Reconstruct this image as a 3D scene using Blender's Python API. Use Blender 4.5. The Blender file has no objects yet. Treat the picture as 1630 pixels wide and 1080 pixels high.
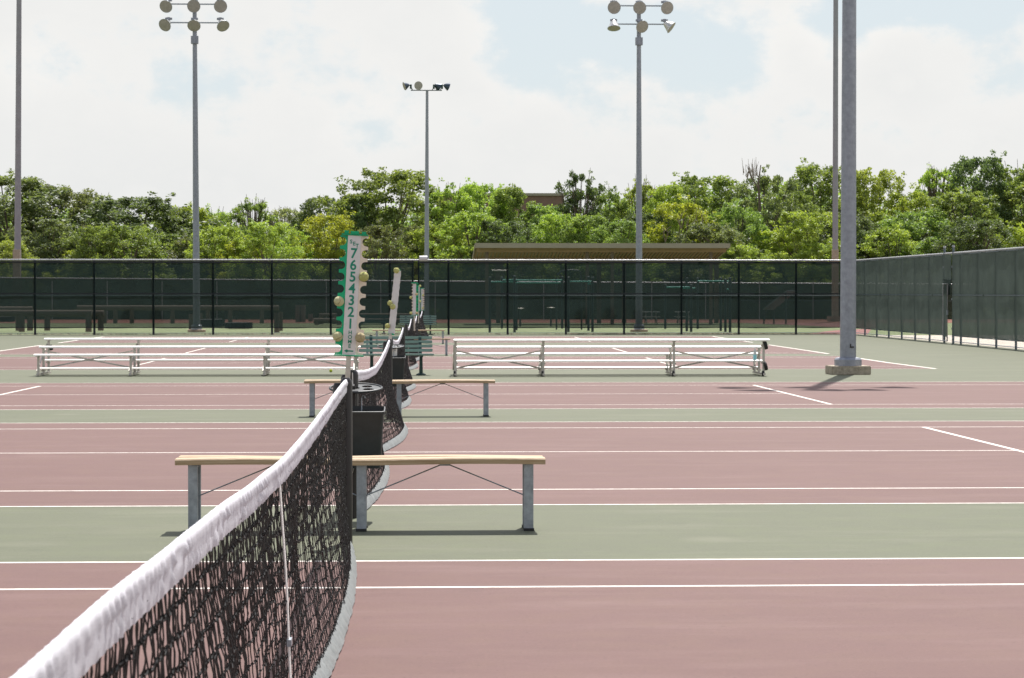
import bpy, bmesh, math, random
import numpy as np
from mathutils import Vector, Matrix, noise
R = math.radians
S = bpy.context.scene
COL = S.collection

# ---------------------------------------------------------------- camera
F = 3600.0; H = 1.46; VX, VY = 672.0, 483.0
cam = bpy.data.cameras.new('camera'); cam.lens = 36.0*F/1630; cam.sensor_width = 36
cam.clip_start = 0.1; cam.clip_end = 5000
co = bpy.data.objects.new('camera', cam); COL.objects.link(co)
YAW = math.atan((815-VX)/F); PIT = math.atan((540-VY)/F)
co.location = (0, 0, H); co.rotation_euler = (R(90)-PIT, 0, -YAW)
S.camera = co
cam.dof.use_dof = True; cam.dof.focus_distance = 14.5; cam.dof.aperture_fstop = 20
S.view_settings.view_transform = 'Standard'; S.view_settings.look = 'None'
S.view_settings.gamma = 1; S.view_settings.exposure = 0.55

# ---------------------------------------------------------------- sun and sky
SUN_EL = 61.0; SUN_AZ = 15.0     # azimuth clockwise from +Y
sd = Vector((math.sin(R(SUN_AZ))*math.cos(R(SUN_EL)), math.cos(R(SUN_AZ))*math.cos(R(SUN_EL)), math.sin(R(SUN_EL))))
sl = bpy.data.lights.new('sun', 'SUN'); sl.energy = 4.9; sl.angle = R(0.53); sl.color = (1, .965, .91)
so = bpy.data.objects.new('sun', sl); COL.objects.link(so)
so.rotation_euler = sd.to_track_quat('Z', 'Y').to_euler(); so.location = (20, 60, 60)

W = bpy.data.worlds.new('World'); S.world = W; W.use_nodes = True
nt = W.node_tree; nt.nodes.clear()
def N(nt, t, **kw):
    n = nt.nodes.new(t)
    for k, v in kw.items():
        if k.startswith('i_'):
            key = k[2:]; key = int(key) if key.isdigit() else key.replace('_', ' ')
            n.inputs[key].default_value = v
        else: setattr(n, k, v)
    return n
def M2(nt, op, a, b=None, c=None, clamp=False):
    n = nt.nodes.new('ShaderNodeMath'); n.operation = op; n.use_clamp = clamp
    for i, x in enumerate((a, b, c)):
        if x is None: continue
        if isinstance(x, (int, float)): n.inputs[i].default_value = x
        else: nt.links.new(x, n.inputs[i])
    return n.outputs[0]
sky = N(nt, 'ShaderNodeTexSky', sky_type='NISHITA', sun_disc=False, sun_elevation=R(SUN_EL), sun_rotation=R(SUN_AZ), dust_density=2.0, air_density=1.0)
tc = N(nt, 'ShaderNodeTexCoord')
sep = N(nt, 'ShaderNodeSeparateXYZ'); nt.links.new(tc.outputs['Generated'], sep.inputs[0])
# azimuth / elevation coordinates of the cloud layer (radians)
az = M2(nt, 'ARCTAN2', sep.outputs[0], sep.outputs[1]); el = M2(nt, 'ARCSINE', sep.outputs[2])
cmb = N(nt, 'ShaderNodeCombineXYZ'); nt.links.new(az, cmb.inputs[0])
nt.links.new(M2(nt, 'MULTIPLY', el, 1.35), cmb.inputs[1])
n1 = N(nt, 'ShaderNodeTexNoise', i_Scale=11.0, i_Detail=9.0, i_Roughness=.60); nt.links.new(cmb.outputs[0], n1.inputs['Vector'])
n2 = N(nt, 'ShaderNodeTexNoise', i_Scale=34.0, i_Detail=8.0, i_Roughness=.62); nt.links.new(cmb.outputs[0], n2.inputs['Vector'])
n3 = N(nt, 'ShaderNodeTexNoise', i_Scale=2.1, i_Detail=4.0, i_Roughness=.5); nt.links.new(cmb.outputs[0], n3.inputs['Vector'])
# openings of blue sky: (azimuth, elevation, half-width, half-height, depth)
def hole(a, e, wa, we, k):
    dx = M2(nt, 'DIVIDE', M2(nt, 'SUBTRACT', az, a), wa); dy = M2(nt, 'DIVIDE', M2(nt, 'SUBTRACT', el, e), we)
    d2 = M2(nt, 'ADD', M2(nt, 'MULTIPLY', dx, dx), M2(nt, 'MULTIPLY', dy, dy))
    return M2(nt, 'MULTIPLY', M2(nt, 'EXPONENT', M2(nt, 'MULTIPLY', d2, -1.0)), k)
def px(u, v): return ((u-VX)/F, (VY-v)/F)
dens = M2(nt, 'ADD', .71, M2(nt, 'MULTIPLY', M2(nt, 'SUBTRACT', n1.outputs[0], .5), 1.9))
dens = M2(nt, 'ADD', dens, M2(nt, 'MULTIPLY', M2(nt, 'SUBTRACT', n2.outputs[0], .5), .95))
dens = M2(nt, 'ADD', dens, M2(nt, 'MULTIPLY', M2(nt, 'SUBTRACT', n3.outputs[0], .5), .5))
for u, v, wa, we, k in ((860, 45, 90, 75, .62), (1010, 60, 80, 55, .5), (1150, 90, 80, 60, .5), (1470, 25, 190, 34, .62), (1330, 70, 60, 50, .35),
                        (60, 110, 80, 50, .30), (860, 130, 60, 30, .25), (610, 190, 100, 60, .14), (320, 130, 160, 40, .04)):
    a, e = px(u, v); dens = M2(nt, 'SUBTRACT', dens, hole(a, e, wa/F, we/F, k))
# clouds thin out well above the horizon
high = M2(nt, 'MULTIPLY', M2(nt, 'SUBTRACT', el, .22), 2.2, clamp=True)
dens = M2(nt, 'SUBTRACT', dens, M2(nt, 'MULTIPLY', high, .42))
# thick haze towards the horizon
hz = M2(nt, 'MULTIPLY', M2(nt, 'SUBTRACT', .085, el), 7.0, clamp=True)
dens = M2(nt, 'ADD', dens, M2(nt, 'MULTIPLY', hz, .5))
cov = N(nt, 'ShaderNodeMapRange', interpolation_type='SMOOTHSTEP', i_From_Min=.27, i_From_Max=.64); nt.links.new(dens, cov.inputs['Value'])
shade = N(nt, 'ShaderNodeMapRange', i_From_Min=.35, i_From_Max=.65, i_To_Min=0., i_To_Max=1.); nt.links.new(n1.outputs[0], shade.inputs['Value'])
shade2 = N(nt, 'ShaderNodeMapRange', i_From_Min=.32, i_From_Max=.66, i_To_Min=0., i_To_Max=1.); nt.links.new(n2.outputs[0], shade2.inputs['Value'])
sh = M2(nt, 'ADD', M2(nt, 'MULTIPLY', shade.outputs[0], .55), M2(nt, 'MULTIPLY', shade2.outputs[0], .45), clamp=True)
cc = N(nt, 'ShaderNodeMix', data_type='RGBA'); cc.inputs['A'].default_value = (4.38, 4.50, 4.54, 1); cc.inputs['B'].default_value = (5.50, 5.42, 5.26, 1)
rim = N(nt, 'ShaderNodeMapRange', i_From_Min=.95, i_From_Max=.50); nt.links.new(dens, rim.inputs['Value'])
sh = M2(nt, 'ADD', M2(nt, 'MULTIPLY', sh, .65), M2(nt, 'MULTIPLY', rim.outputs[0], .5), clamp=True)
nt.links.new(sh, cc.inputs['Factor'])
# thin veil whitens the blue openings
veil = N(nt, 'ShaderNodeMix', data_type='RGBA'); veil.inputs['Factor'].default_value = .90
nt.links.new(sky.outputs[0], veil.inputs['A']); veil.inputs['B'].default_value = (4.18, 4.60, 4.80, 1)
mx = N(nt, 'ShaderNodeMix', data_type='RGBA'); nt.links.new(cov.outputs[0], mx.inputs['Factor'])
nt.links.new(veil.outputs['Result'], mx.inputs['A']); nt.links.new(cc.outputs['Result'], mx.inputs['B'])
nt.links.new(M2(nt, 'SUBTRACT', .90, M2(nt, 'MULTIPLY', high, .85)), veil.inputs['Factor'])
bg = N(nt, 'ShaderNodeBackground', i_Strength=.117); nt.links.new(mx.outputs['Result'], bg.inputs[0])
out = N(nt, 'ShaderNodeOutputWorld'); nt.links.new(bg.outputs[0], out.inputs[0])

# ---------------------------------------------------------------- helpers
def gz(y): return 0.0 if y < 55 else (.0045*(y-55) if y < 93.3 else .17235)
def Yof(v):
    y = F*H/(v-VY)
    for _ in range(30): y = F*(H-gz(y))/(v-VY)
    return y
def Xof(u, y): return (u-VX)*y/F
def Zof(v, y): return H-(v-VY)*y/F

def mat(name, color, rough=.6, metal=0., bump=0., bscale=30., var=0., vscale=4., color2=None, spec=.5, stretch=None, transl=None):
    m = bpy.data.materials.new(name); m.use_nodes = True; t = m.node_tree
    b = t.nodes['Principled BSDF']; b.inputs['Roughness'].default_value = rough; b.inputs['Metallic'].default_value = metal
    b.inputs['Specular IOR Level'].default_value = spec
    b.inputs['Base Color'].default_value = (*color, 1)
    tcn = N(t, 'ShaderNodeTexCoord'); vec = tcn.outputs['Object']
    if stretch:
        mp = N(t, 'ShaderNodeMapping'); mp.inputs['Scale'].default_value = stretch; t.links.new(vec, mp.inputs[0]); vec = mp.outputs[0]
    if var or color2:
        nz = N(t, 'ShaderNodeTexNoise', i_Scale=vscale, i_Detail=7., i_Roughness=.62); t.links.new(vec, nz.inputs['Vector'])
        mr = N(t, 'ShaderNodeMapRange', i_From_Min=.32, i_From_Max=.68); t.links.new(nz.outputs[0], mr.inputs['Value'])
        mxn = N(t, 'ShaderNodeMix', data_type='RGBA'); t.links.new(mr.outputs[0], mxn.inputs['Factor'])
        c2 = color2 or tuple(c*(1+var) for c in color); c1 = color if color2 else tuple(c*(1-var) for c in color)
        mxn.inputs['A'].default_value = (*c1, 1); mxn.inputs['B'].default_value = (*c2, 1)
        t.links.new(mxn.outputs['Result'], b.inputs['Base Color'])
    if bump:
        nb = N(t, 'ShaderNodeTexNoise', i_Scale=bscale, i_Detail=6.); t.links.new(vec, nb.inputs['Vector'])
        bp = N(t, 'ShaderNodeBump', i_Strength=bump, i_Distance=.02); t.links.new(nb.outputs[0], bp.inputs['Height'])
        t.links.new(bp.outputs[0], b.inputs['Normal'])
    if transl:
        tr = N(t, 'ShaderNodeBsdfTranslucent'); tr.inputs[0].default_value = (*color, 1)
        ms = N(t, 'ShaderNodeMixShader', i_0=transl); o = t.nodes['Material Output']
        t.links.new(b.outputs[0], ms.inputs[1]); t.links.new(tr.outputs[0], ms.inputs[2]); t.links.new(ms.outputs[0], o.inputs[0])
    return m

def court_mat(name, c1, c2, c3):
    m = bpy.data.materials.new(name); m.use_nodes = True; t = m.node_tree; b = t.nodes['Principled BSDF']
    b.inputs['Roughness'].default_value = .68; b.inputs['Specular IOR Level'].default_value = .30
    tcn = N(t, 'ShaderNodeTexCoord'); v = tcn.outputs['Object']
    def nz(sc, det, st, lo, hi, rg=.6):
        mp = N(t, 'ShaderNodeMapping'); mp.inputs['Scale'].default_value = st; t.links.new(v, mp.inputs[0])
        n = N(t, 'ShaderNodeTexNoise', i_Scale=sc, i_Detail=det, i_Roughness=rg); t.links.new(mp.outputs[0], n.inputs['Vector'])
        r = N(t, 'ShaderNodeMapRange', i_From_Min=lo, i_From_Max=hi); t.links.new(n.outputs[0], r.inputs['Value']); return r.outputs[0]
    def mixc(f, a, bb, amt=1.):
        q = N(t, 'ShaderNodeMix', data_type='RGBA')
        t.links.new(M2(t, 'MULTIPLY', f, amt), q.inputs['Factor'])
        for k, x in (('A', a), ('B', bb)):
            if isinstance(x, tuple): q.inputs[k].default_value = (*x, 1)
            else: t.links.new(x, q.inputs[k])
        return q.outputs['Result']
    col = mixc(nz(.35, 6., (1, 1.3, 1), .3, .7), c1, c2)
    col = mixc(nz(.9, 8., (.5, 2.2, 1), .50, .74, .70), col, c3, .85)
    col = mixc(nz(1.7, 7., (1, .8, 1), .60, .72, .7), col, tuple(x*.80 for x in c1), .55)       # pale worn patches and swept streaks
    col = mixc(nz(5., 6., (1, 1, 1), .55, .85), col, tuple(x*.80 for x in c1), .5)
    col = mixc(nz(3.2, 5., (1, 1, 1), .45, .75), col, tuple(x*f_ for x, f_ in zip(c2, (1.0, 1.06, .92))), .8)
    col = mixc(nz(55., 3., (1, 1, 1), .55, .72), col, tuple(x*1.45 for x in c2), .5)  # grit
    col = mixc(nz(38., 2., (1, 1, 1), .64, .70), col, tuple(x*.55 for x in c1), .6)    # specks
    vo = N(t, 'ShaderNodeTexVoronoi', feature='F1', i_Scale=.42); t.links.new(v, vo.inputs['Vector'])
    sp = N(t, 'ShaderNodeMapRange', i_From_Min=.10, i_From_Max=.04); t.links.new(vo.outputs[0], sp.inputs['Value'])
    col = mixc(sp.outputs[0], col, c3, .5)
    t.links.new(col, b.inputs['Base Color'])
    nb = N(t, 'ShaderNodeTexNoise', i_Scale=260., i_Detail=3.); t.links.new(v, nb.inputs['Vector'])
    bp = N(t, 'ShaderNodeBump', i_Strength=.25, i_Distance=.004); t.links.new(nb.outputs[0], bp.inputs['Height']); t.links.new(bp.outputs[0], b.inputs['Normal'])
    return m

class MB:
    def __init__(s): s.v = []; s.f = []
    def add(s, vs, fs):
        o = len(s.v); s.v += [tuple(v) for v in vs]; s.f += [tuple(i+o for i in f) for f in fs]; return s
    def box(s, c, d, rot=None):
        hx, hy, hz = d[0]/2, d[1]/2, d[2]/2; c = Vector(c)
        vs = [Vector((x, y, z)) for x in (-hx, hx) for y in (-hy, hy) for z in (-hz, hz)]
        if rot is not None: vs = [rot @ v for v in vs]
        return s.add([c+v for v in vs], [(0, 1, 3, 2), (4, 6, 7, 5), (0, 4, 5, 1), (2, 3, 7, 6), (0, 2, 6, 4), (1, 5, 7, 3)])
    def bar(s, a, b, w, h):                # rectangular bar from a to b
        a = Vector(a); b = Vector(b); d = b-a; q = d.to_track_quat('Y', 'Z').to_matrix()
        return s.box((a+b)/2, (w, d.length, h), q)
    def tube(s, pts, r, n=8, caps=True):
        pts = [Vector(p) for p in pts]; rs = r if isinstance(r, (list, tuple)) else [r]*len(pts)
        vs = []; fs = []
        for i, p in enumerate(pts):
            d = (pts[min(i+1, len(pts)-1)]-pts[max(i-1, 0)]).normalized()
            up = Vector((0, 0, 1)) if abs(d.z) < .9 else Vector((1, 0, 0))
            x = d.cross(up).normalized(); y = d.cross(x)
            for k in range(n):
                a = 2*math.pi*k/n; vs.append(p+(x*math.cos(a)+y*math.sin(a))*rs[i])
        for i in range(len(pts)-1):
            for k in range(n):
                a = i*n+k; b = i*n+(k+1) % n; fs.append((a, b, b+n, a+n))
        if caps: fs += [tuple(range(n))[::-1], tuple(range((len(pts)-1)*n, len(pts)*n))]
        return s.add(vs, fs)
    def lathe(s, prof, n=16, mtx=None, caps=True):  # prof [(r,z)]
        mtx = mtx or Matrix(); vs = []; fs = []
        for r, z in prof:
            for k in range(n):
                a = 2*math.pi*k/n; vs.append(mtx @ Vector((r*math.cos(a), r*math.sin(a), z)))
        for i in range(len(prof)-1):
            for k in range(n):
                a = i*n+k; b = i*n+(k+1) % n; fs.append((a, b, b+n, a+n))
        if caps: fs += [tuple(range(n))[::-1], tuple(range((len(prof)-1)*n, len(prof)*n))]
        return s.add(vs, fs)
    def quad(s, a, b, c, d): return s.add([a, b, c, d], [(0, 1, 2, 3)])
    def build(s, name, m, parent=None, smooth=False, bevel=0, loc=None):
        me = bpy.data.meshes.new(name); me.from_pydata(s.v, [], s.f)
        if bevel or not smooth:
            bm = bmesh.new(); bm.from_mesh(me); bmesh.ops.recalc_face_normals(bm, faces=bm.faces)
            if bevel: bmesh.ops.bevel(bm, geom=list(bm.edges), offset=bevel, segments=2, affect='EDGES', clamp_overlap=True)
            bm.to_mesh(me); bm.free()
        if smooth:
            me.polygons.foreach_set('use_smooth', [True]*len(me.polygons))
        me.materials.append(m); me.update()
        o = bpy.data.objects.new(name, me); COL.objects.link(o)
        if smooth: 
            try: me.set_sharp_from_angle(angle=R(40))
            except Exception: pass
        if parent: o.parent = parent
        if loc is not None: o.location = loc
        return o
def tag(o, label=None, cat=None, group=None, kind=None):
    if label: o['label'] = label
    if cat: o['category'] = cat
    if group: o['group'] = group
    if kind: o['kind'] = kind
    return o
def thing(name, loc, label, cat, rz=0, group=None):
    o = bpy.data.objects.new(name, None); COL.objects.link(o); o.location = loc; o.rotation_euler = (0, 0, rz)
    o.empty_display_size = .2
    return tag(o, label, cat, group)
def copy_tree(o, parent=None):
    c = o.copy(); COL.objects.link(c); c.parent = parent
    for ch in KIDS(o): copy_tree(ch, c)
    return c
def KIDS(o): return [x for x in COL.objects if x.parent == o]
def mesh_np(name, V, Fq, m, parent=None, smooth=False):
    V = np.asarray(V, np.float32); Fq = np.asarray(Fq, np.int32); k = Fq.shape[1]
    me = bpy.data.meshes.new(name); me.vertices.add(len(V)); me.vertices.foreach_set('co', V.ravel())
    me.loops.add(Fq.size); me.loops.foreach_set('vertex_index', Fq.ravel())
    me.polygons.add(len(Fq)); me.polygons.foreach_set('loop_start', np.arange(0, Fq.size, k, dtype=np.int32))
    if smooth: me.polygons.foreach_set('use_smooth', np.ones(len(Fq), bool))
    me.update(calc_edges=True); me.materials.append(m)
    o = bpy.data.objects.new(name, me); COL.objects.link(o)
    if parent: o.parent = parent
    return o
def empty_mesh_copy(src, parent):
    c = src.copy(); COL.objects.link(c); c.parent = parent; return c

# ---------------------------------------------------------------- materials
pink = court_mat('red court paint', (.106, .050, .044), (.124, .061, .054), (.158, .090, .080))
green = court_mat('green court paint', (.080, .088, .050), (.095, .101, .060), (.138, .138, .092))
white_line = mat('line paint', (.52, .46, .41), .6, color2=(.80, .76, .70), vscale=14, bump=.1)
steel = mat('galvanised steel', (.30, .33, .37), .45, .55, var=.22, vscale=22, bump=.05)
steel_pole = mat('galvanised pole', (.27, .285, .33), .50, .35, var=.16, vscale=9, bump=.04)
far_pole = mat('weathered far pole', (.27, .275, .305), .6, .1, var=.1, vscale=3)
alu = mat('aluminium plank', (.66, .65, .62), .5, .05, var=.10, vscale=7)
alu_frame = mat('aluminium frame', (.50, .47, .43), .45, .45, var=.18, vscale=14)
black_paint = mat('black paint', (.016, .013, .013), .38, .0, var=.3, vscale=20)
black_plastic = mat('black plastic', (.019, .024, .029), .48, bump=.05, bscale=60, var=.2, vscale=12)
rubber = mat('rubber', (.02, .02, .02), .8)
concrete = mat('concrete', (.36, .31, .24), .9, var=.3, vscale=16, bump=.5, bscale=40)
concrete2 = mat('concrete dirty', (.36, .27, .20), .9, var=.3, vscale=6, bump=.4, bscale=20)
cord_m = mat('black net cord', (.005, .004, .005), .42, spec=.30)
canvas = mat('white canvas', (.70, .69, .74), .85, var=.05, vscale=30, bump=.08, bscale=260, transl=.12)
strap_m = mat('white webbing', (.76, .73, .70), .8, bump=.3, bscale=300)
tape_m = mat('grey vinyl tape', (.21, .225, .225), .38, var=.25, vscale=18, bump=.25, bscale=40)
brass = mat('brass', (.6, .45, .2), .35, .9)
board_white = mat('white board plastic', (.66, .63, .64), .5, var=.05, vscale=20)
board_cream = mat('cream plastic', (.74, .66, .58), .5, var=.05, vscale=20, transl=.25)
board_green = mat('green plastic', (.0, .42, .22), .42, transl=.35)
ink = mat('green ink', (.0, .22, .14), .5)
ball_m = mat('tennis ball felt', (.55, .56, .17), .95, bump=.8, bscale=400, color2=(.68, .66, .28), vscale=60)
ball_pale = mat('pale ball felt', (.66, .62, .34), .95, bump=.8, bscale=400, color2=(.78, .74, .46), vscale=60)
ball_old = mat('faded ball felt', (.52, .42, .22), .95, bump=.8, bscale=400, color2=(.72, .60, .38), vscale=60)
ball_new = mat('bright ball felt', (.52, .62, .04), .95, bump=.6, bscale=400)
seam_m = mat('ball seam', (.22, .14, .07), .8)
fence_steel = mat('dark fence post', (.012, .016, .026), .45, .2)
fence_galv = mat('grey fence rail', (.36, .36, .37), .45, .5, var=.15, vscale=6)
side_post = mat('green grey fence post', (.10, .13, .15), .5, .4)
slat_green = mat('teal bench slat', (.17, .26, .23), .5, var=.12, vscale=10)
slat_dark = mat('dark teal bench slat', (.02, .12, .125), .5, var=.12, vscale=10)
bench_leg = mat('dark green iron', (.018, .05, .045), .5, .2)
gym_green = mat('teal gym steel', (.05, .42, .33), .4, .1)
gym_post = mat('dark gym post', (.02, .035, .035), .5)
timber = mat('weathered timber', (.15, .115, .085), .85, var=.35, vscale=4, bump=.4, stretch=(1, 8, 8))
tan_roof = mat('tan metal roof', (.29, .255, .195), .6, var=.06, vscale=2)
brown_beam = mat('brown beam', (.34, .23, .13), .65, var=.12, vscale=3)
dark_deck = mat('roof deck', (.26, .17, .09), .7)
bark = mat('bark', (.13, .10, .075), .95, var=.4, vscale=6, bump=.6, bscale=14)
pale_bark = mat('pale bark', (.26, .22, .17), .95, var=.3, vscale=6)

def wood_mat():
    m = mat('bench wood', (.34, .225, .12), .62, color2=(.52, .39, .26), vscale=9, stretch=(.35, 12, 12), bump=.25, bscale=40)
    return m
wood = wood_mat()

def screen_mat(name, col, open_, tr):
    m = bpy.data.materials.new(name); m.use_nodes = True; t = m.node_tree; t.nodes.clear()
    tcn = N(t, 'ShaderNodeTexCoord')
    nz = N(t, 'ShaderNodeTexNoise', i_Scale=1.1, i_Detail=6.); t.links.new(tcn.outputs['Object'], nz.inputs['Vector'])
    mr = N(t, 'ShaderNodeMapRange', i_From_Min=.3, i_From_Max=.7); t.links.new(nz.outputs[0], mr.inputs['Value'])
    mc = N(t, 'ShaderNodeMix', data_type='RGBA'); mc.inputs['A'].default_value = (*[c*.86 for c in col], 1); mc.inputs['B'].default_value = (*[c*1.14 for c in col], 1)
    t.links.new(mr.outputs[0], mc.inputs['Factor'])
    d = N(t, 'ShaderNodeBsdfDiffuse'); tl = N(t, 'ShaderNodeBsdfTranslucent'); tp = N(t, 'ShaderNodeBsdfTransparent')
    t.links.new(mc.outputs['Result'], d.inputs[0]); t.links.new(mc.outputs['Result'], tl.inputs[0])
    a = N(t, 'ShaderNodeMixShader', i_0=tr); t.links.new(d.outputs[0], a.inputs[1]); t.links.new(tl.outputs[0], a.inputs[2])
    # woven cloth: tiny real openings, closer seen close up
    b = N(t, 'ShaderNodeMixShader', i_0=open_); t.links.new(a.outputs[0], b.inputs[1]); t.links.new(tp.outputs[0], b.inputs[2])
    o = N(t, 'ShaderNodeOutputMaterial'); t.links.new(b.outputs[0], o.inputs[0]); return m
screen_far = screen_mat('dark green windscreen', (.018, .030, .029), .235, .45)
screen_side = screen_mat('side windscreen', (.094, .118, .106), .04, .35)  # sun glow through the cloth put into a lighter base colour
screen_back = screen_mat('back windscreen', (.030, .037, .026), .08, .3)

def chain_mat():
    m = bpy.data.materials.new('chain link wire'); m.use_nodes = True; t = m.node_tree; b = t.nodes['Principled BSDF']
    b.inputs['Base Color'].default_value = (.14, .15, .15, 1); b.inputs['Metallic'].default_value = .4; b.inputs['Roughness'].default_value = .5
    tcn = N(t, 'ShaderNodeTexCoord'); sp = N(t, 'ShaderNodeSeparateXYZ'); t.links.new(tcn.outputs['Object'], sp.inputs[0])
    h = M2(t, 'ADD', sp.outputs[0], sp.outputs[1]); k = 1/.07
    def w(x): return M2(t, 'LESS_THAN', M2(t, 'FRACT', M2(t, 'MULTIPLY', x, k)), .075)
    a = M2(t, 'MAXIMUM', w(M2(t, 'ADD', h, sp.outputs[2])), w(M2(t, 'SUBTRACT', h, sp.outputs[2])))
    t.links.new(a, b.inputs['Alpha']); return m
chain = chain_mat()

def leaf_mat(name, c, c2, tr=.42):
    m = bpy.data.materials.new(name); m.use_nodes = True; t = m.node_tree; t.nodes.clear()
    oi = N(t, 'ShaderNodeObjectInfo'); ge = N(t, 'ShaderNodeNewGeometry')
    mc = N(t, 'ShaderNodeMix', data_type='RGBA'); mc.inputs['A'].default_value = (*c, 1); mc.inputs['B'].default_value = (*c2, 1)
    tcn = N(t, 'ShaderNodeTexCoord'); nz = N(t, 'ShaderNodeTexNoise', i_Scale=.55, i_Detail=3.); t.links.new(tcn.outputs['Object'], nz.inputs['Vector'])
    f = M2(t, 'ADD', M2(t, 'MULTIPLY', ge.outputs['Random Per Island'], .55), M2(t, 'MULTIPLY', M2(t, 'SUBTRACT', nz.outputs[0], .35), 1.6), clamp=True)
    t.links.new(f, mc.inputs['Factor'])
    hs = N(t, 'ShaderNodeHueSaturation'); t.links.new(mc.outputs['Result'], hs.inputs['Color'])
    t.links.new(M2(t, 'ADD', .485, M2(t, 'MULTIPLY', oi.outputs['Random'], .03)), hs.inputs['Hue'])
    t.links.new(M2(t, 'ADD', .85, M2(t, 'MULTIPLY', oi.outputs['Random'], .3)), hs.inputs['Value'])
    d = N(t, 'ShaderNodeBsdfPrincipled', i_Roughness=.5); d.inputs['Specular IOR Level'].default_value = .35
    tl = N(t, 'ShaderNodeBsdfTranslucent'); t.links.new(hs.outputs[0], d.inputs[0])
    g = N(t, 'ShaderNodeMix', data_type='RGBA', blend_type='MULTIPLY', i_0=1.); g.inputs['Factor'].default_value = 1; g.inputs['B'].default_value = (1.45, 1.45, .7, 1)
    t.links.new(hs.outputs[0], g.inputs['A']); t.links.new(g.outputs['Result'], tl.inputs[0])
    a = N(t, 'ShaderNodeMixShader', i_0=tr); t.links.new(d.outputs[0], a.inputs[1]); t.links.new(tl.outputs[0], a.inputs[2])
    o = N(t, 'ShaderNodeOutputMaterial'); t.links.new(a.outputs[0], o.inputs[0]); return m
LEAF = {'dark': leaf_mat('dark leaves', (.052, .086, .034), (.160, .215, .092)),
        'olive': leaf_mat('olive leaves', (.072, .100, .042), (.225, .262, .125)),
        'mid': leaf_mat('green leaves', (.095, .150, .040), (.290, .370, .115)),
        'bright': leaf_mat('bright leaves', (.150, .215, .040), (.400, .490, .115)),
        'yellow': leaf_mat('yellow green leaves', (.200, .260, .035), (.470, .530, .085)),
        'pale': leaf_mat('pale leaves', (.210, .250, .130), (.390, .430, .250))}

# ---------------------------------------------------------------- ground and courts
def sheet(name, x0, x1, ys, dz, m, kind='structure', bot=None):
    mb = MB()
    for a, b in zip(ys[:-1], ys[1:]):
        mb.quad((x0, a, gz(a)+dz), (x1, a, gz(a)+dz), (x1, b, gz(b)+dz), (x0, b, gz(b)+dz))
    o = mb.build(name, m); tag(o, kind=kind); return o
turf = mat('turf', (.085, .115, .040), .95, color2=(.145, .170, .070), vscale=.6, bump=.5, bscale=30)
gm = MB()
ys = [-60, 55, 93.3, 300, 3000]; xs = [-2500, -200, 0, 200, 2500]
for i in range(4):
    for j in range(4):
        a, b = ys[i], ys[i+1]
        gm.quad((xs[j], a, gz(a)-.03), (xs[j+1], a, gz(a)-.03), (xs[j+1], b, gz(b)-.03), (xs[j], b, gz(b)-.03))
tag(gm.build('ground', turf), kind='structure')
CX0, CX1 = -36.0, 18.25
def split(a, b): return [a]+[y for y in (55.0,) if a < y < b]+[b]
sheet('court_pavement', CX0, CX1, [-12, 55, 93.75], 0, green)
XN = -.48; XB0, XB1 = -12.42, 11.43; XS0, XS1 = -6.72, 5.90
yv = lambda v: Yof(v)
COURTS = {  # near doubles, near singles, centre, far singles, far doubles
 'A': [1.82, 3.19, 7.3, yv(936.0), yv(893.6)],
 'B': [yv(804.8), yv(780.2), yv(720.1), yv(682), yv(672.5)],
 'C': [yv(651.4), yv(645.2), yv(627.8), yv(614.1), yv(609.3)],
 'D': [yv(588.3), yv(584.2), 55.38, 59.5, 60.87],
 'E': [63.2, 64.57, 68.7, 72.8, 74.17],
 'F': [77.8, 79.17, 83.3, 87.43, 88.8]}
pm = MB(); lm = MB()
def strip(mb, x0, x1, y0, y1, dz):
    p = split(y0, y1)
    for a, b in zip(p[:-1], p[1:]):
        mb.quad((x0, a, gz(a)+dz), (x1, a, gz(a)+dz), (x1, b, gz(b)+dz), (x0, b, gz(b)+dz))
for k, (a, b, c, d, e) in COURTS.items():
    strip(pm, XB0, XB1, a, e, .0008)
    w = .026
    for y in (a, e, b, d): strip(lm, XB0, XB1, y-w, y+w, .0016)
    strip(lm, XS0, XS1, c-w, c+w, .0016)
    for x, y0, y1, ww in ((XB0, a+w, e-w, .05), (XB1, a+w, e-w, .05)):
        q = [y0, b-w, b+w, d-w, d+w, y1]
        for i in (0, 2, 4): strip(lm, x-ww, x+ww, q[i], q[i+1], .0016)
    for x in (XS0, XS1):
        for p0, p1 in ((b+w, c-w), (c+w, d-w)): strip(lm, x-.03, x+.03, p0, p1, .0016)
tag(pm.build('court_paint', pink), kind='structure'); tag(lm.build('court_lines', white_line), kind='structure')

# ground beyond the far fence: dirt strip, track, path
dirt = mat('red dirt', (.17, .060, .038), .95, var=.25, vscale=.8, bump=.3)
track = mat('red track', (.19, .065, .055), .85, var=.12, vscale=1.5)
path_m = mat('pale path', (.44, .39, .33), .9, var=.15, vscale=1.0, bump=.3)
o = MB().quad((-80, 150, gz(150)-.022), (80, 150, gz(150)-.022), (80, 185, gz(185)-.022), (-80, 185, gz(185)-.022)).build('dirt_strip', dirt); tag(o, kind='structure')
def gp_(u, v): 
    y = F*(H-.17235)/(v-VY); return (Xof(u, y), y, gz(y)-.024)
lower = [(17.0, 93.9, .1484), gp_(1278, 532.6), gp_(1320, 527), gp_(1345, 524.5), gp_(1385, 523.4), gp_(1392, 523), (18.6, 93.9, .1484)]
upper = [gp_(1178, 513.8), gp_(1250, 516.5), gp_(1320, 520.0), gp_(1360, 522.5), gp_(1400, 522.5), gp_(1400, 513.8)]
tk = MB().add(lower[1:], [tuple(range(6))]).add(upper, [tuple(range(6))])
tag(tk.build('running_track', track), kind='structure')
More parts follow.
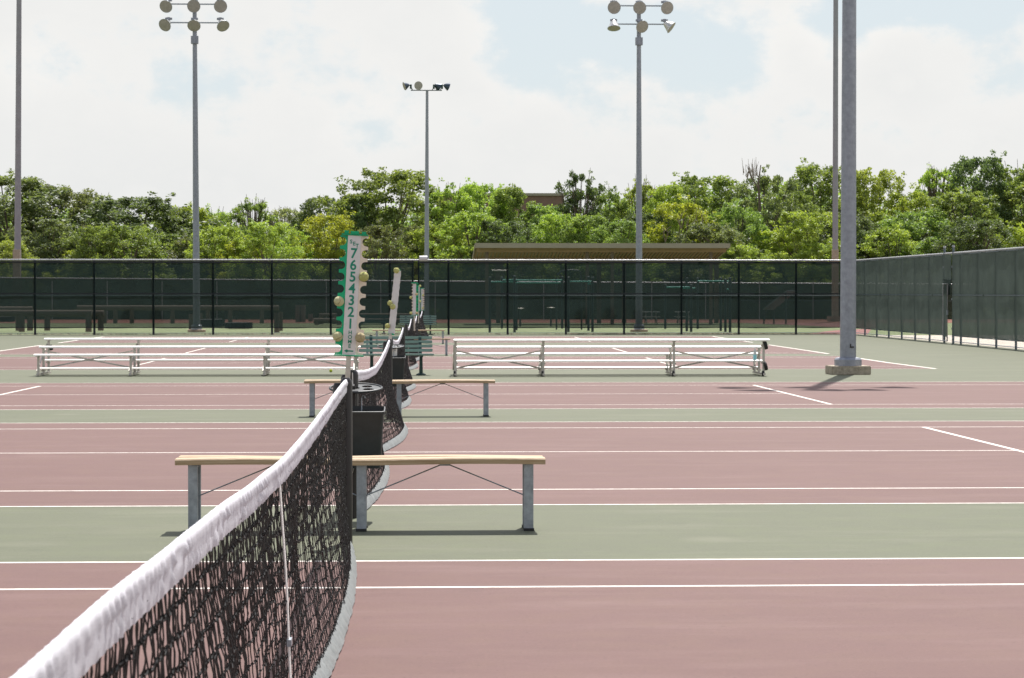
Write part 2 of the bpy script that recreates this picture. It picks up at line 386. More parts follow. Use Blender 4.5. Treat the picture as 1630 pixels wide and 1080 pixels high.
pp = [(18.3, -20, -.02), (60, -20, -.02), (60, 55, -.02), (60, 92, gz(92)-.02), (18.3, 92, gz(92)-.02), (18.3, 55, -.02)]
o = MB().add(pp, [(0, 1, 2, 5), (5, 2, 3, 4)]).build('path', path_m); tag(o, kind='structure')
# litter of dry leaves and grit along the foot of the far fence
leaf_litter = mat('dry leaves', (.20, .14, .09), .95, var=.5, vscale=30)
rnd = random.Random(4); lb = MB()
for i in range(2600):
    x = rnd.uniform(-19, 17.9) if rnd.random() < .45 else rnd.uniform(6, 17.9); y = 93.25+abs(rnd.gauss(0, .22)); z = gz(y)+.004
    s_ = rnd.uniform(.02, .06); a = rnd.uniform(0, 6.28)
    p = [Vector((x+s_*math.cos(a+q), y+s_*math.sin(a+q), z+rnd.uniform(.0, .035))) for q in (0, 1.57, 3.14, 4.71)]
    lb.quad(*p)
tag(lb.build('dry_leaves', leaf_litter), 'dry leaves and grit drifted along the foot of the far fence', 'leaves', kind='stuff')

# ---------------------------------------------------------------- tennis nets
def fbm(x, y, z=0): return noise.noise(Vector((x, y, z)))
POSTXY = {'A': ((-.47, .96), (-.462, 13.72)), 'B': ((-.472, 15.45), (-.415, 28.55)), 'C': ((-.425, 30.35), (-.36, 42.55)),
          'D': ((-.345, 48.95), (-.30, 61.7)), 'E': ((-.235, 62.45), (-.18, 75.0)), 'F': ((-.12, 77.0), (.0, 89.7))}
BULGE = {'A': (.13, .105), 'B': (.15, .24), 'C': (.22, .24), 'D': (.22, .25), 'E': (.16, .16), 'F': (.34, .30)}
NETLAB = {'A': 'nearest tennis net, running from the bottom left corner to the first bench',
          'B': 'second tennis net, behind the nearest wooden bench, beside the black bin',
          'C': 'third tennis net, behind the second wooden bench',
          'D': 'fourth tennis net, behind the green slatted court bench',
          'E': 'fifth tennis net, between the two farthest wooden benches',
          'F': 'farthest tennis net, bellying out dark just before the far fence'}
ZA = np.polyfit([0, .06, .129, .172, .224, .303, .441, .5, .555, .64, .732, .86, 1], [1.04, 1.035, 1.029, 1.022, 1.0136, .999, .960, .944, .934, .939, .9566, .98, .995], 6)
def make_net(k, cell, fine):
    (xa, ya), (xb, yb) = POSTXY[k]; seed = ord(k)*3.7
    g0 = gz(ya); g1 = gz(yb)
    t0 = thing('tennis_net', (xa, ya, g0), NETLAB[k], 'tennis net', group='tennis nets')
    L = yb-ya; ca, cb = BULGE[k]
    hp = 1.0
    def ztop(t):
        if k == 'A': return float(np.polyval(ZA, t))
        return .862+(hp-.862)*abs(2*t-1)**1.55
    def gl(t): return (g1-g0)*t
    def P(t, u):     # u 0 top .. 1 bottom
        tau = (t*2) % 1 if t < 1 else 1; b = ca if t < .5 else cb
        bl = b*math.sin(math.pi*min(max(tau, 0), 1))**.75
        zt = ztop(t)-.06; z = zt*(1-u)+.03*u
        x = xa+(xb-xa)*t-xa + bl*u**1.5
        y = L*t; 
        w = math.sin(math.pi*min(u*1.05, 1))**.7 if u < .97 else .2
        e = min(t, 1-t)*L; e = min(e/.5, 1)
        x += w*e*(.030*fbm(y*1.4, u*1.5, seed)+.014*fbm(y*6, u*4, seed+5))
        y += w*e*(0.040*fbm(y*2.2, u*2.2, seed+9)+.020*fbm(y*9, u*6, seed+3))
        z += w*.018*fbm(y*3, u*5, seed+1)
        return (x, y, z+gl(t))
    nc = int(L/cell); rows = max(int(.84/cell), 6)
    G = np.array([[P(i/nc, j/rows) for j in range(rows+1)] for i in range(nc+1)])
    r = .0019 if fine else (.0030 if cell < .08 else .0045)
    V = []; Fc = []; off = 0
    def lines(A):      # A: (lines, pts, 3) -> triangular tubes
        nonlocal off
        n, m, _ = A.shape; d = np.gradient(A, axis=1); d /= np.linalg.norm(d, axis=2, keepdims=True)+1e-9
        ref = np.where(np.abs(d[..., 2:3]) < .8, np.array([0, 0, 1.]), np.array([1., 0, 0])); sx = np.cross(d, ref); sx /= np.linalg.norm(sx, axis=2, keepdims=True)+1e-9
        sy = np.cross(d, sx); rings = [A+r*(sx*math.cos(a)+sy*math.sin(a)) for a in (0, 2.094, 4.189)]
        Q = np.stack(rings, 2).reshape(-1, 3); V.append(Q)
        idx = off+np.arange(n*m*3).reshape(n, m, 3); off += n*m*3
        for q in range(3):
            a = idx[:, :-1, q]; b = idx[:, :-1, (q+1) % 3]; c = idx[:, 1:, (q+1) % 3]; e = idx[:, 1:, q]
            Fc.append(np.stack([a, b, c, e], -1).reshape(-1, 4))
    def net_layer(Gl):
        nonlocal off
        nn, mm, _ = Gl.shape
        rg = np.random.RandomState(int(seed)+mm)
        Gj = Gl+rg.normal(0, cell*.035, Gl.shape)*np.array([.6, 1, 1])
        # sagging cords: add a midpoint to every horizontal mesh side
        mid = (Gj[:-1]+Gj[1:])/2; mid[..., 2] -= cell*.10; mid += rg.normal(0, cell*.05, mid.shape)
        Hh = np.empty((2*nn-1, mm, 3)); Hh[::2] = Gj; Hh[1::2] = mid
        midv = (Gj[:, :-1]+Gj[:, 1:])/2+rg.normal(0, cell*.06, (nn, mm-1, 3)); Vv = np.empty((nn, 2*mm-1, 3)); Vv[:, ::2] = Gj; Vv[:, 1::2] = midv
        lines(np.transpose(Hh, (1, 0, 2))); lines(Vv)
        if fine or cell < .08:
            kr = r*2.5; K = Gj.reshape(-1, 3); o6 = np.array([(1, 0, 0), (-1, 0, 0), (0, 1, 0), (0, -1, 0), (0, 0, 1), (0, 0, -1)])*kr
            KV = (K[:, None, :]+o6[None]*(1+.4*rg.rand(len(K), 1, 1))).reshape(-1, 3); V.append(KV)
            base = off+np.arange(len(K))[:, None]*6; off += len(K)*6
            for q in ((0, 2, 1, 3),):
                Fc.append(base+np.array([[0, 4, 2, 5]])); Fc.append(base+np.array([[0, 4, 3, 5]])); Fc.append(base+np.array([[1, 4, 2, 5]])); Fc.append(base+np.array([[1, 4, 3, 5]]))
    net_layer(G)
    if fine or cell < .08:                       # doubled upper third
        G2 = G[:, :max(3, int(rows*.38))+1].copy(); G2[..., 0] -= .008; G2[..., 1] += cell*.45; G2[..., 2] -= cell*.2
        net_layer(G2[:-1])
    mesh_np('net_mesh', np.concatenate(V), np.concatenate(Fc), cord_m, t0)
    # headband: canvas folded over the cable, wrinkled
    ns = int(L/(.011 if fine else .03)); prof = []
    bh = .068
    V = []; Fq = []
    np_ = 13
    for i in range(ns+1):
        t = i/ns; y = L*t; zt = ztop(t)+gl(t)+(.006*fbm(y*1.1, 3, seed)); x0 = (xb-xa)*t
        for j in range(np_):
            s = -1+2*j/(np_-1)                    # -1 = left bottom hem, 0 = top, 1 = right bottom hem
            a = abs(s); side = 1 if s > 0 else -1
            zz = zt-bh*1.04*max(0, (a-.18)/.82)**1.0 - (.004 if a > .99 else 0)
            thick = .0085 if a < .7 else .0085-.003*(a-.7)/.3
            xx = side*thick*min(1, (a/.22))**.6 if a > 0 else 0
            if a < .18: zz = zt+.004*(1-(a/.18)**2)
            q_ = y*74+11*fbm(y*2.6, 5, seed)+4*fbm(y*9, 8, seed)+(zz-zt)*26*side+(2.1 if a > .66 else 0)
            rdg = 1-abs(2*((q_/6.283) % 1)-1); wr = .0056*(rdg**3.2-.22)*max(.15, .6+1.5*fbm(y*4, side*3+2*a, seed+4))+.0012*fbm(y*60, a*2+side*3, seed+2)
            wr *= min(1, max(.04, (a-.12)/.22))*(1 if a < .9 else .6)
            if .60 < a < .72: wr = wr*.3-.0015
            zz += (.003*fbm(y*30, 9, seed) if a > .95 else 0)
            V.append((x0+xx+side*wr*1.6, y, zz))
        if i:
            b0 = (i-1)*np_; b1 = i*np_
            for j in range(np_-1): Fq.append((b0+j, b1+j, b1+j+1, b0+j+1))
    mesh_np('headband', V, Fq, canvas, t0, True)
    # bottom tape
    ns = int(L/(.03 if fine else .12)); V = []; Fq = []; hem = []
    for i in range(ns+1):
        t = i/ns; p = Vector(P(t, 1)); p.z = gl(t)+.035
        wv = .005*fbm(p.y*7, 1, seed)+.003*fbm(p.y*21, 1, seed)
        V += [(p.x-.012, p.y, p.z+.040+wv), (p.x+.006+wv, p.y, p.z+.018), (p.x+.022+wv, p.y, p.z-.010+wv), (p.x+.030+wv, p.y, p.z-.026)]
        if i:
            a = (i-1)*4
            for q in range(3): Fq.append((a+q, a+q+1, a+q+5, a+q+4))
    tape = mesh_np('bottom_tape', V, Fq, tape_m, t0, True)
    # centre strap
    sb = MB(); zc = ztop(.5)
    pts = []
    for i in range(9):
        u = i/8; p = P(.5, u); pts.append(Vector((p[0]*.3+.002+.045*u, L*.5+.012*math.sin(u*5), (zc+.003)*(1-u)+.01*u+gl(.5))))
    for i in range(8):
        a, b = pts[i], pts[i+1]
        w = .026 if i < 5 else .030
        sb.add([(a.x, a.y-w, a.z), (a.x, a.y+w, a.z), (b.x, b.y+w, b.z), (b.x, b.y-w, b.z), (a.x+.004, a.y-w, a.z), (a.x+.004, a.y+w, a.z), (b.x+.004, b.y+w, b.z), (b.x+.004, b.y-w, b.z)],
               [(0, 1, 2, 3), (7, 6, 5, 4), (0, 4, 5, 1), (3, 2, 6, 7), (1, 5, 6, 2), (0, 3, 7, 4)])
    st = sb.build('centre_strap', strap_m, t0)
    bk = MB().box((pts[5].x+.004, pts[5].y, pts[5].z), (.014, .064, .022)).build('buckle', steel, st)
    # posts
    for (x, y, z) in ((0, -.045, 0), (xb-xa, L+.045, g1-g0)):
        pb = MB().lathe([(.038, 0), (.038, hp-.03), (.034, hp-.008), (.020, hp+.008)], 18)
        po = pb.build('post', black_paint, t0, True, loc=(x, y, z))
        if fine: MB().lathe([(.026, .80), (.030, .82), (.030, .955), (.020, .975)], 14, Matrix.Translation((-.052, .02, 0))).build('winch', black_paint, po, True)
    return t0
for k, c, f in (('A', .051, True), ('B', .051, True), ('C', .06, False), ('D', .075, False), ('E', .10, False), ('F', .085, False)): make_net(k, c, f)

# white lacing cord hanging by the second net's near post
cb = MB(); bx, by = POSTXY['B'][0]
cb.tube([(0, -.10, .99), (.002, -.105, .90), (-.001, -.104, .82), (.004, -.103, .60), (.0, -.103, .42), (-.008, -.103, .34), (.0, -.103, .31), (.009, -.103, .345), (.003, -.103, .42)], .0035, 6)
cb.box((-.002, -.108, .90), (.03, .02, .022))
tag(cb.build('tie_cord', strap_m, loc=(bx, by, 0)), 'thin white tie cord hanging in a loop down the black post behind the nearest bench', 'cord')

# ---------------------------------------------------------------- wooden benches
def make_bench(X0, X1, Yc, legs, label, bend=0, detail=True):
    L = X1-X0; g = gz(Yc)
    t0 = thing('wooden_bench', ((X0+X1)/2, Yc, g), label, 'bench', group='wooden plank benches')
    c = (X0+X1)/2
    for i, (y, dz) in enumerate(((-.078, .0), (.078, .002))):
        mb = MB(); n = 24; rr = random.Random(i+int(Yc))
        for q in range(n):
            pass
        vs = []; fs = []
        sec = [(-.072, -.019), (-.074, .012), (-.066, .020), (.066, .020), (.074, .012), (.072, -.019)]
        for q in range(n+1):
            x = -L/2+L*q/n+(0 if 0 < q < n else rr.uniform(-.004, .004)); zz = .447+dz+.004*math.sin(q*.4+i)+bend*math.sin(math.pi*q/n)
            for a, b in sec: vs.append((x, y+a, zz+b))
        for q in range(n):
            for e in range(6):
                fs.append((q*6+e, q*6+(e+1) % 6, (q+1)*6+(e+1) % 6, (q+1)*6+e))
        fs += [tuple(range(6))[::-1], tuple(range(n*6, n*6+6))]
        mb.add(vs, fs).build('seat_plank', wood, t0)
    lx = []
    for X in legs:
        x = X-c; lx.append(x)
        lb = MB()
        for sy in (-.115, .115):     # channel section uprights
            lb.box((x, sy, .213), (.060, .006, .426)); lb.box((x-.027, sy+(.018 if sy < 0 else -.018), .213), (.006, .030, .426)); lb.box((x+.027, sy+(.018 if sy < 0 else -.018), .213), (.006, .030, .426))
        lb.box((x, 0, .41), (.05, .222, .006)); lb.box((x, 0, .03), (.034, .222, .020))
        leg = lb.build('leg', steel, t0)
        for sy in (-.115, .115): MB().box((x, sy, .008), (.068, .05, .016)).build('foot_pad', rubber, leg)
    for a, b in zip(lx[:-1], lx[1:]):
        m = (a+b)/2; br = MB()
        br.tube([(a+.03, -.06, .225), (m-.02, -.02, .421)], .0045, 6); br.tube([(b-.03, -.06, .225), (m+.02, -.02, .421)], .0045, 6)
        br.box((m, -.02, .419), (.07, .05, .012)); br.build('brace', alu_frame if 0 else steel, t0)
    return t0
sB = F/14.52
make_bench(-1.570, .787, 14.60, (-1.463, -.390, .683), 'nearest wooden plank bench, on three grey steel legs by the first net post')
make_bench(Xof(485, 29.2), Xof(788, 29.2), 29.25, (Xof(496.5, 29.1), Xof(635, 29.1), Xof(774, 29.1)), 'second wooden plank bench, in front of the slatted green bench and bleachers')
make_bench(Xof(578, 62), Xof(717, 62), 62.0, (Xof(585, 62), Xof(710.5, 62)), 'third wooden plank bench, its end just behind the right arm of the green bench')
make_bench(Xof(593, 76.2), Xof(708, 76.2), 76.2, (Xof(600, 76.2), Xof(705, 76.2)), 'farthest wooden plank bench, on the court just before the far fence')

# ---------------------------------------------------------------- slatted green benches
def slat_bench(x, y, L, rz, m, label, fac=-1):
    t0 = thing('slatted_bench', (x, y, gz(y)), label, 'bench', rz, group='green slatted park benches')
    for i in range(4):
        z = .50+i*.085; yb = .20+.045*i
        MB().box((0, yb, z), (L, .022, .062)).build('back_slat', m, t0, bevel=.006)
    for i in range(4):
        MB().box((0, -.20+i*.105, .415+(.006 if i in (0, 3) else 0)), (L, .085, .028)).build('seat_slat', m, t0, bevel=.006)
    for s in (-1, 1):
        sx = s*(L/2-.25)
        f = MB(); f.tube([(sx, 0, 0.02), (sx, 0, .38)], [.04, .032], 10); f.lathe([(.10, 0), (.10, .02), (.05, .045)], 12, Matrix.Translation((sx, 0, 0)))
        f.box((sx, -.02, .385), (.06, .40, .03)); f.bar((sx, .17, .38), (sx, .355, .80), .06, .03); f.build('leg', bench_leg, t0)
    return t0
slat_bench((Xof(572, 45.9)+Xof(690, 45.9))/2, 45.9, 1.50, R(4), slat_green, 'green slatted bench with backrest standing on the court between the two bleachers')
slat_bench((Xof(637, 92.6)+Xof(694, 92.6))/2, 92.55, 1.5, 0, slat_green, 'pale teal slatted bench before the far fence, behind the farthest net')
slat_bench(Xof(592, 94.4), 94.6, 1.5, 0, slat_dark, 'dark teal slatted bench behind the fence screen, beside the tall scoreboard')

# ---------------------------------------------------------------- bleachers
def plank(L, y, z, h=.044):
    sec = [(-.125, -h/2), (-.127, h*.02), (-.088, h/2), (.088, h/2), (.127, h*.02), (.125, -h/2)]
    vs = [(x, y+a, z+b) for x in (-L/2, L/2) for a, b in sec]
    return MB().add(vs, [tuple(range(6))[::-1], tuple(range(6, 12))]+[(i, (i+1) % 6, (i+1) % 6+6, i+6) for i in range(6)])
def bleacher(name, Yf, X0, X1, legs, away, label):
    # Yf = depth of the nearest legs; away: high row nearest to the camera
    t0 = thing(name, ((X0+X1)/2, Yf, gz(Yf)), label, 'bleachers', group='aluminium bleachers')
    c = (X0+X1)/2; L = X1-X0
    rowy = [0, .62, 1.24]; seat = [.425, .575, .725]; foot = [None, .15, .30]
    if away: rowy = [1.24, .62, 0]
    sgn = -1 if away else 1
    for i in range(3):
        y = rowy[i]
        p = plank(L, y, seat[i])
        p.build('seat_plank', alu, t0)
        if foot[i]:
            fy = y-sgn*.30
            plank(L-.12, fy, foot[i], .038).build('foot_plank', alu, t0)
    for lx in legs:
        x = lx-c
        fr = MB()
        for i in range(3):
            y = rowy[i]
            fr.box((x, y, seat[i]/2), (.045, .045, seat[i]-.04)); fr.box((x, y, seat[i]-.026), (.075, .20, .012))
            if foot[i]: fr.bar((x+.03, y, foot[i]-.045), (x+.03, y-sgn*.46, foot[i]-.045), .03, .03)
        fr.bar((x, -.12, .04), (x, 1.36, .04), .05, .04)
        fr.bar((x-.03, rowy[0], .10), (x-.03, rowy[2], .62), .025, .025)
        fr.build('support_frame', alu_frame, t0)
    for a, b in ((0, 1), (2, 3)):
        xa, xb = legs[a]-c, legs[b]-c; yb = .60
        MB().bar((xa, yb, .14), (xb, yb, .50), .010, .030).bar((xa, yb+.02, .50), (xb, yb+.02, .14), .010, .030).build('cross_brace', alu_frame, t0)
    if away:
        for lx in legs:
            x = lx-c
            for y, z in ((-.06, .05),) :
                w = MB().lathe([(.05, -.02), (.055, -.01), (.055, .01), (.05, .02)], 14, Matrix.Translation((x-.02, y, .055)) @ Matrix.Rotation(R(90), 4, 'Y'))
                w.build('wheel', rubber, t0)
        for z in (.62, .20):
            MB().lathe([(.085, -.03), (.09, 0), (.085, .03)], 16, Matrix.Translation((legs[3]-c+.035, -.01, z)) @ Matrix.Rotation(R(75), 4, 'Y')).build('wheel', rubber, t0)
    else:
        MB().lathe([(.055, -.03), (.06, 0), (.055, .03)], 16, Matrix.Translation((legs[0]-c+.05, 1.22, .55)) @ Matrix.Rotation(R(75), 4, 'Y')).build('wheel', rubber, t0)
    return t0
yb = Yof(598.5)
bleacher('bleachers', yb, Xof(60, yb), Xof(573, yb), [Xof(u, yb) for u in (66, 211, 422, 566)], False, 'low aluminium bleachers left of the nets, lowest seat row in front')
yr = Yof(599.5)
bleacher('bleachers', yr, Xof(722, yr), Xof(1226, yr), [Xof(u, yr) for u in (725, 865, 1074, 1218)], True, 'low aluminium bleachers right of the nets, seen from the back')
# water bottle on the right bleachers
def at(u, v, y): return Vector((Xof(u, y), y, Zof(v, y)))
wy = yr+.30
t0 = thing('water_bottle', (Xof(1204, wy), wy, .318), 'small clear bottle of blue drink on a foot plank of the right bleachers', 'bottle')
blue_d = mat('blue drink', (.22, .55, .62), .15); clearp = mat('clear plastic', (.62, .66, .68), .1, spec=.7)
MB().lathe([(.034, 0), (.036, .01), (.036, .10), (.034, .105)], 14).build('drink', blue_d, t0, True)
MB().lathe([(.034, .106), (.036, .115), (.030, .165), (.014, .20), (.013, .215)], 14).build('bottle_shoulder', clearp, t0, True)
MB().lathe([(.015, .216), (.015, .235)], 12).build('cap', board_white, t0, True)

# ---------------------------------------------------------------- scoreboards
def text_mesh(body, size, depth, m, name, parent, mtx):
    cu = bpy.data.curves.new('t', 'FONT'); cu.body = body; cu.size = size; cu.extrude = depth; cu.align_x = 'CENTER'; cu.align_y = 'CENTER'; cu.offset = size*.022
    tmp = bpy.data.objects.new('t', cu); COL.objects.link(tmp)
    dg = bpy.context.evaluated_depsgraph_get(); me = bpy.data.meshes.new_from_object(tmp.evaluated_get(dg))
    bpy.data.objects.remove(tmp); me.materials.clear(); me.materials.append(m); me.transform(mtx); me.name = name
    return me
def join_meshes(name, meshes, m, parent):
    bm = bmesh.new()
    for me in meshes: bm.from_mesh(me); bpy.data.meshes.remove(me)
    me = bpy.data.meshes.new(name); bm.to_mesh(me); bm.free(); me.materials.append(m)
    o = bpy.data.objects.new(name, me); COL.objects.link(o); o.parent = parent; return o
def fin_width(z, n=10, PITCH=.0805, Wd=.062):
    q = (z % PITCH)/PITCH
    if z > n*PITCH-.001: return Wd
    d = abs(q-.5)*PITCH                       # distance from the notch centre
    rz = .0285
    if d > rz: return Wd
    c = math.sqrt(max(0, 1-(d/rz)**2))
    return Wd-.008-.042*c**.8 if d < rz*.985 else Wd-.006
def make_board():
    t0 = thing('scoreboard', (0, 0, 0), 'x', 'scoreboard', group='court scoreboards')
    HB = .805; hw = .044
    MB().box((0, 0, HB/2), (hw*2, .003, HB)).build('panel', board_white, t0)
    for side, m, nm in ((-1, board_green, 'notched_strip'), (1, board_cream, 'notched_strip')):
        ang = R(35); vs = []; fs = []; nz_ = 402
        for i in range(nz_+1):
            z = HB*i/nz_; wv = fin_width(z)
            for off in (0, .003):
                for a_ in (0, wv): vs.append((side*(hw+.0005+a_*math.cos(ang)), a_*math.sin(ang)+off, z))
            if i:
                p = (i-1)*4; q = i*4
                fs += [(p, p+1, q+1, q), (p+2, q+2, q+3, p+3), (p+1, p+3, q+3, q+1), (p, q, q+2, p+2)]
        fs += [(0, 2, 3, 1), (nz_*4, nz_*4+1, nz_*4+3, nz_*4+2)]
        MB().add(vs, fs).build(nm, m, t0)
    cp = MB().box((0, .012, HB+.007), (.175, .045, .010)).box((-.055, .0, HB+.022), (.030, .03, .022)).box((.0, .0, HB+.021), (.055, .035, .020)).box((.062, .0, HB+.020), (.030, .03, .018))
    cp.build('top_cap', board_green, t0)
    MB().box((0, .015, -.005), (.20, .06, .008)).build('base_plate', board_green, t0)
    ms = []
    FR = Matrix.Rotation(R(90), 4, 'X')
    def put(ch, x, z, sz, sx=1, rot=0):
        ms.append(text_mesh(ch, sz, .0006, ink, 'c', None, Matrix.Translation((x, -.0022, z)) @ FR @ Matrix.Rotation(rot, 4, 'Z') @ Matrix.Diagonal((sx, 1, 1, 1))))
    for i, ch in enumerate('SET'): put(ch, -.022+i*.021, HB-.042-i*.013, .036)
    for i, ch in enumerate('7654321'): put(ch, 0, .683-i*.0793, .094, .95)
    for i, ch in enumerate('HOME'): put(ch, .002, .150-i*.0305, .035)
    lt = join_meshes('lettering', ms, ink, t0)
    MB().box((.008, -.0022, .026), (.042, .0012, .009)).lathe([(.0001, -.0006), (.0095, -.0006), (.0095, .0006), (.0001, .0006)], 14, Matrix.Translation((-.016, -.0022, .026)) @ FR, False).add([(-.034, -.0016, .026), (-.014, -.0016, .038), (-.014, -.0016, .014)], [(0, 1, 2)]).build('arrow', ink, t0)
    MB().box((0, .015, -.20), (.034, .022, .40)).build('mounting_pole', alu_frame, t0)
    return t0
def set_board(o, x, y, z, rz, tilt_x, tilt_y, label):
    o.location = (x, y, z); o.rotation_euler = Matrix.Rotation(tilt_y, 3, 'Y').to_4x4().to_3x3().to_euler()
    m = Matrix.Rotation(tilt_y, 3, 'Y') @ Matrix.Rotation(tilt_x, 3, 'X') @ Matrix.Rotation(rz, 3, 'Z')
    o.rotation_euler = m.to_euler(); o['label'] = label; return o
B1 = make_board()
y1 = 15.30
set_board(B1, Xof(555.5, y1), y1, Zof(565, y1), R(2), 0, R(2.9), 'nearest green and white scoreboard, tall, numbered 7 to 1, SET on top')
def board_copy(u, v, y, rz, ty, sc, label):
    o = copy_tree(B1); set_board(o, Xof(u, y), y, Zof(v, y), rz, 0, ty, label); o.scale = (sc, sc, sc); return o
B2 = board_copy(623.0, 531, 30.25, R(147), R(6.0), 1.05, 'plain white scoreboard leaning right, on the near post of the third net')
for ch in list(KIDS(B2)):
    if ch.name.startswith(('notched_strip', 'top_cap', 'base_plate')): bpy.data.objects.remove(ch)
MB().box((0, 0, .812), (.05, .03, .02)).build('top_cap', board_green, B2)
MB().box((0, 0, -.008), (.07, .03, .02)).build('base_plate', board_green, B2)
for q_, (x_) in enumerate((-.043, .043)): MB().tube([(x_, 0, 0)]+[(x_, 0, .0201*k) for k in range(1, 41)], [.005+.004*(.5+.5*math.sin(k*.0201/.0805*6.283)) for k in range(41)], 8).build('scalloped_edge', board_white, B2, True)
B3 = board_copy(659.5, 502, 62.3, R(205), R(.5), 1.08, 'leftmost of the three far scoreboards, green strip on its right')
B4 = board_copy(667.0, 495, 76.9, R(62), R(.5), 1.05, 'middle one of the three far scoreboards, showing a plain white side')
B5 = board_copy(671.5, 494, 89.7, R(-30), R(.5), 1.05, 'rightmost and smallest of the three far scoreboards, with cream teeth')

# tennis balls
def ball(u, v, y, m, label, r=.034):
    mb = MB(); prof = [(r*math.sin(math.pi*i/16), -r*math.cos(math.pi*i/16)) for i in range(1, 16)]
    mb.lathe(prof, 24)
    o = mb.build('tennis_ball', m, None, True); o.location = at(u, v, y)
    o.rotation_euler = (u, v, u*.3)
    sm = MB(); pts = []
    for i in range(49):
        t = 2*math.pi*i/48; A = .44
        p = Vector((math.cos(t)+A*math.cos(3*t)*.6, math.sin(t)-A*math.sin(3*t)*.6, 1.2*math.sin(2*t)*.75)); pts.append(p.normalized()*(r*1.002))
    sm.tube(pts, .0014, 5, False); sm.build('seam', seam_m, o)
    return tag(o, label, 'tennis ball', 'tennis balls marking the score')
ball(540, 480, 15.27, ball_pale, 'yellow ball in the left strip of the nearest scoreboard, halfway up')
ball(579.3, 441, 15.27, ball_m, 'yellow ball in the right strip of the nearest scoreboard, beside the 5')
ball(537.8, 536, 15.27, ball_pale, 'dull ball low in the left strip of the nearest scoreboard, beside HOME')
ball(573.5, 537.6, 15.27, ball_old, 'faded cream ball low in the right strip of the nearest scoreboard')
yb2 = 30.15
ball(631.3, 431, yb2, ball_m, 'ball at the very top of the leaning white scoreboard', .04)
ball(625.3, 488.5, yb2-.05, ball_m, 'ball on the face of the leaning scoreboard, about halfway down', .038)
ball(620.8, 483, yb2+.10, ball_m, 'ball peeping from behind the left edge of the leaning scoreboard, halfway down', .036)
ball(617.0, 519, yb2+.10, ball_m, 'ball low behind the left edge of the leaning scoreboard', .034)
for u, v, y, m, l in ((653.8, 474, 62.2, ball_m, 'upper yellow ball on the left teeth of the leftmost far scoreboard'), (654.1, 498.5, 62.2, ball_m, 'lower yellow ball on the left teeth of the leftmost far scoreboard'),
                      (663, 468.6, 62.2, ball_old, 'orange tinged ball on the green strip of the leftmost far scoreboard'), (663.2, 498.5, 62.2, ball_old, 'brownish ball at the foot of the leftmost far scoreboard'),
                      (668.9, 455.5, 76.8, ball_m, 'ball near the top of the middle far scoreboard'), (668.9, 480, 76.8, ball_m, 'ball halfway down the middle far scoreboard'),
                      (673.2, 470.5, 89.5, ball_m, 'upper ball on the right teeth of the smallest scoreboard'), (672.8, 490.5, 89.5, ball_m, 'lower ball on the right teeth of the smallest scoreboard')):
    ball(u, v, y, m, l, .036)
yg = F*(H-.033)/(590.3-VY)
bo = ball(527, 590.3, yg, ball_new, 'bright yellow tennis ball lying on the court before the left bleachers'); del bo['group']

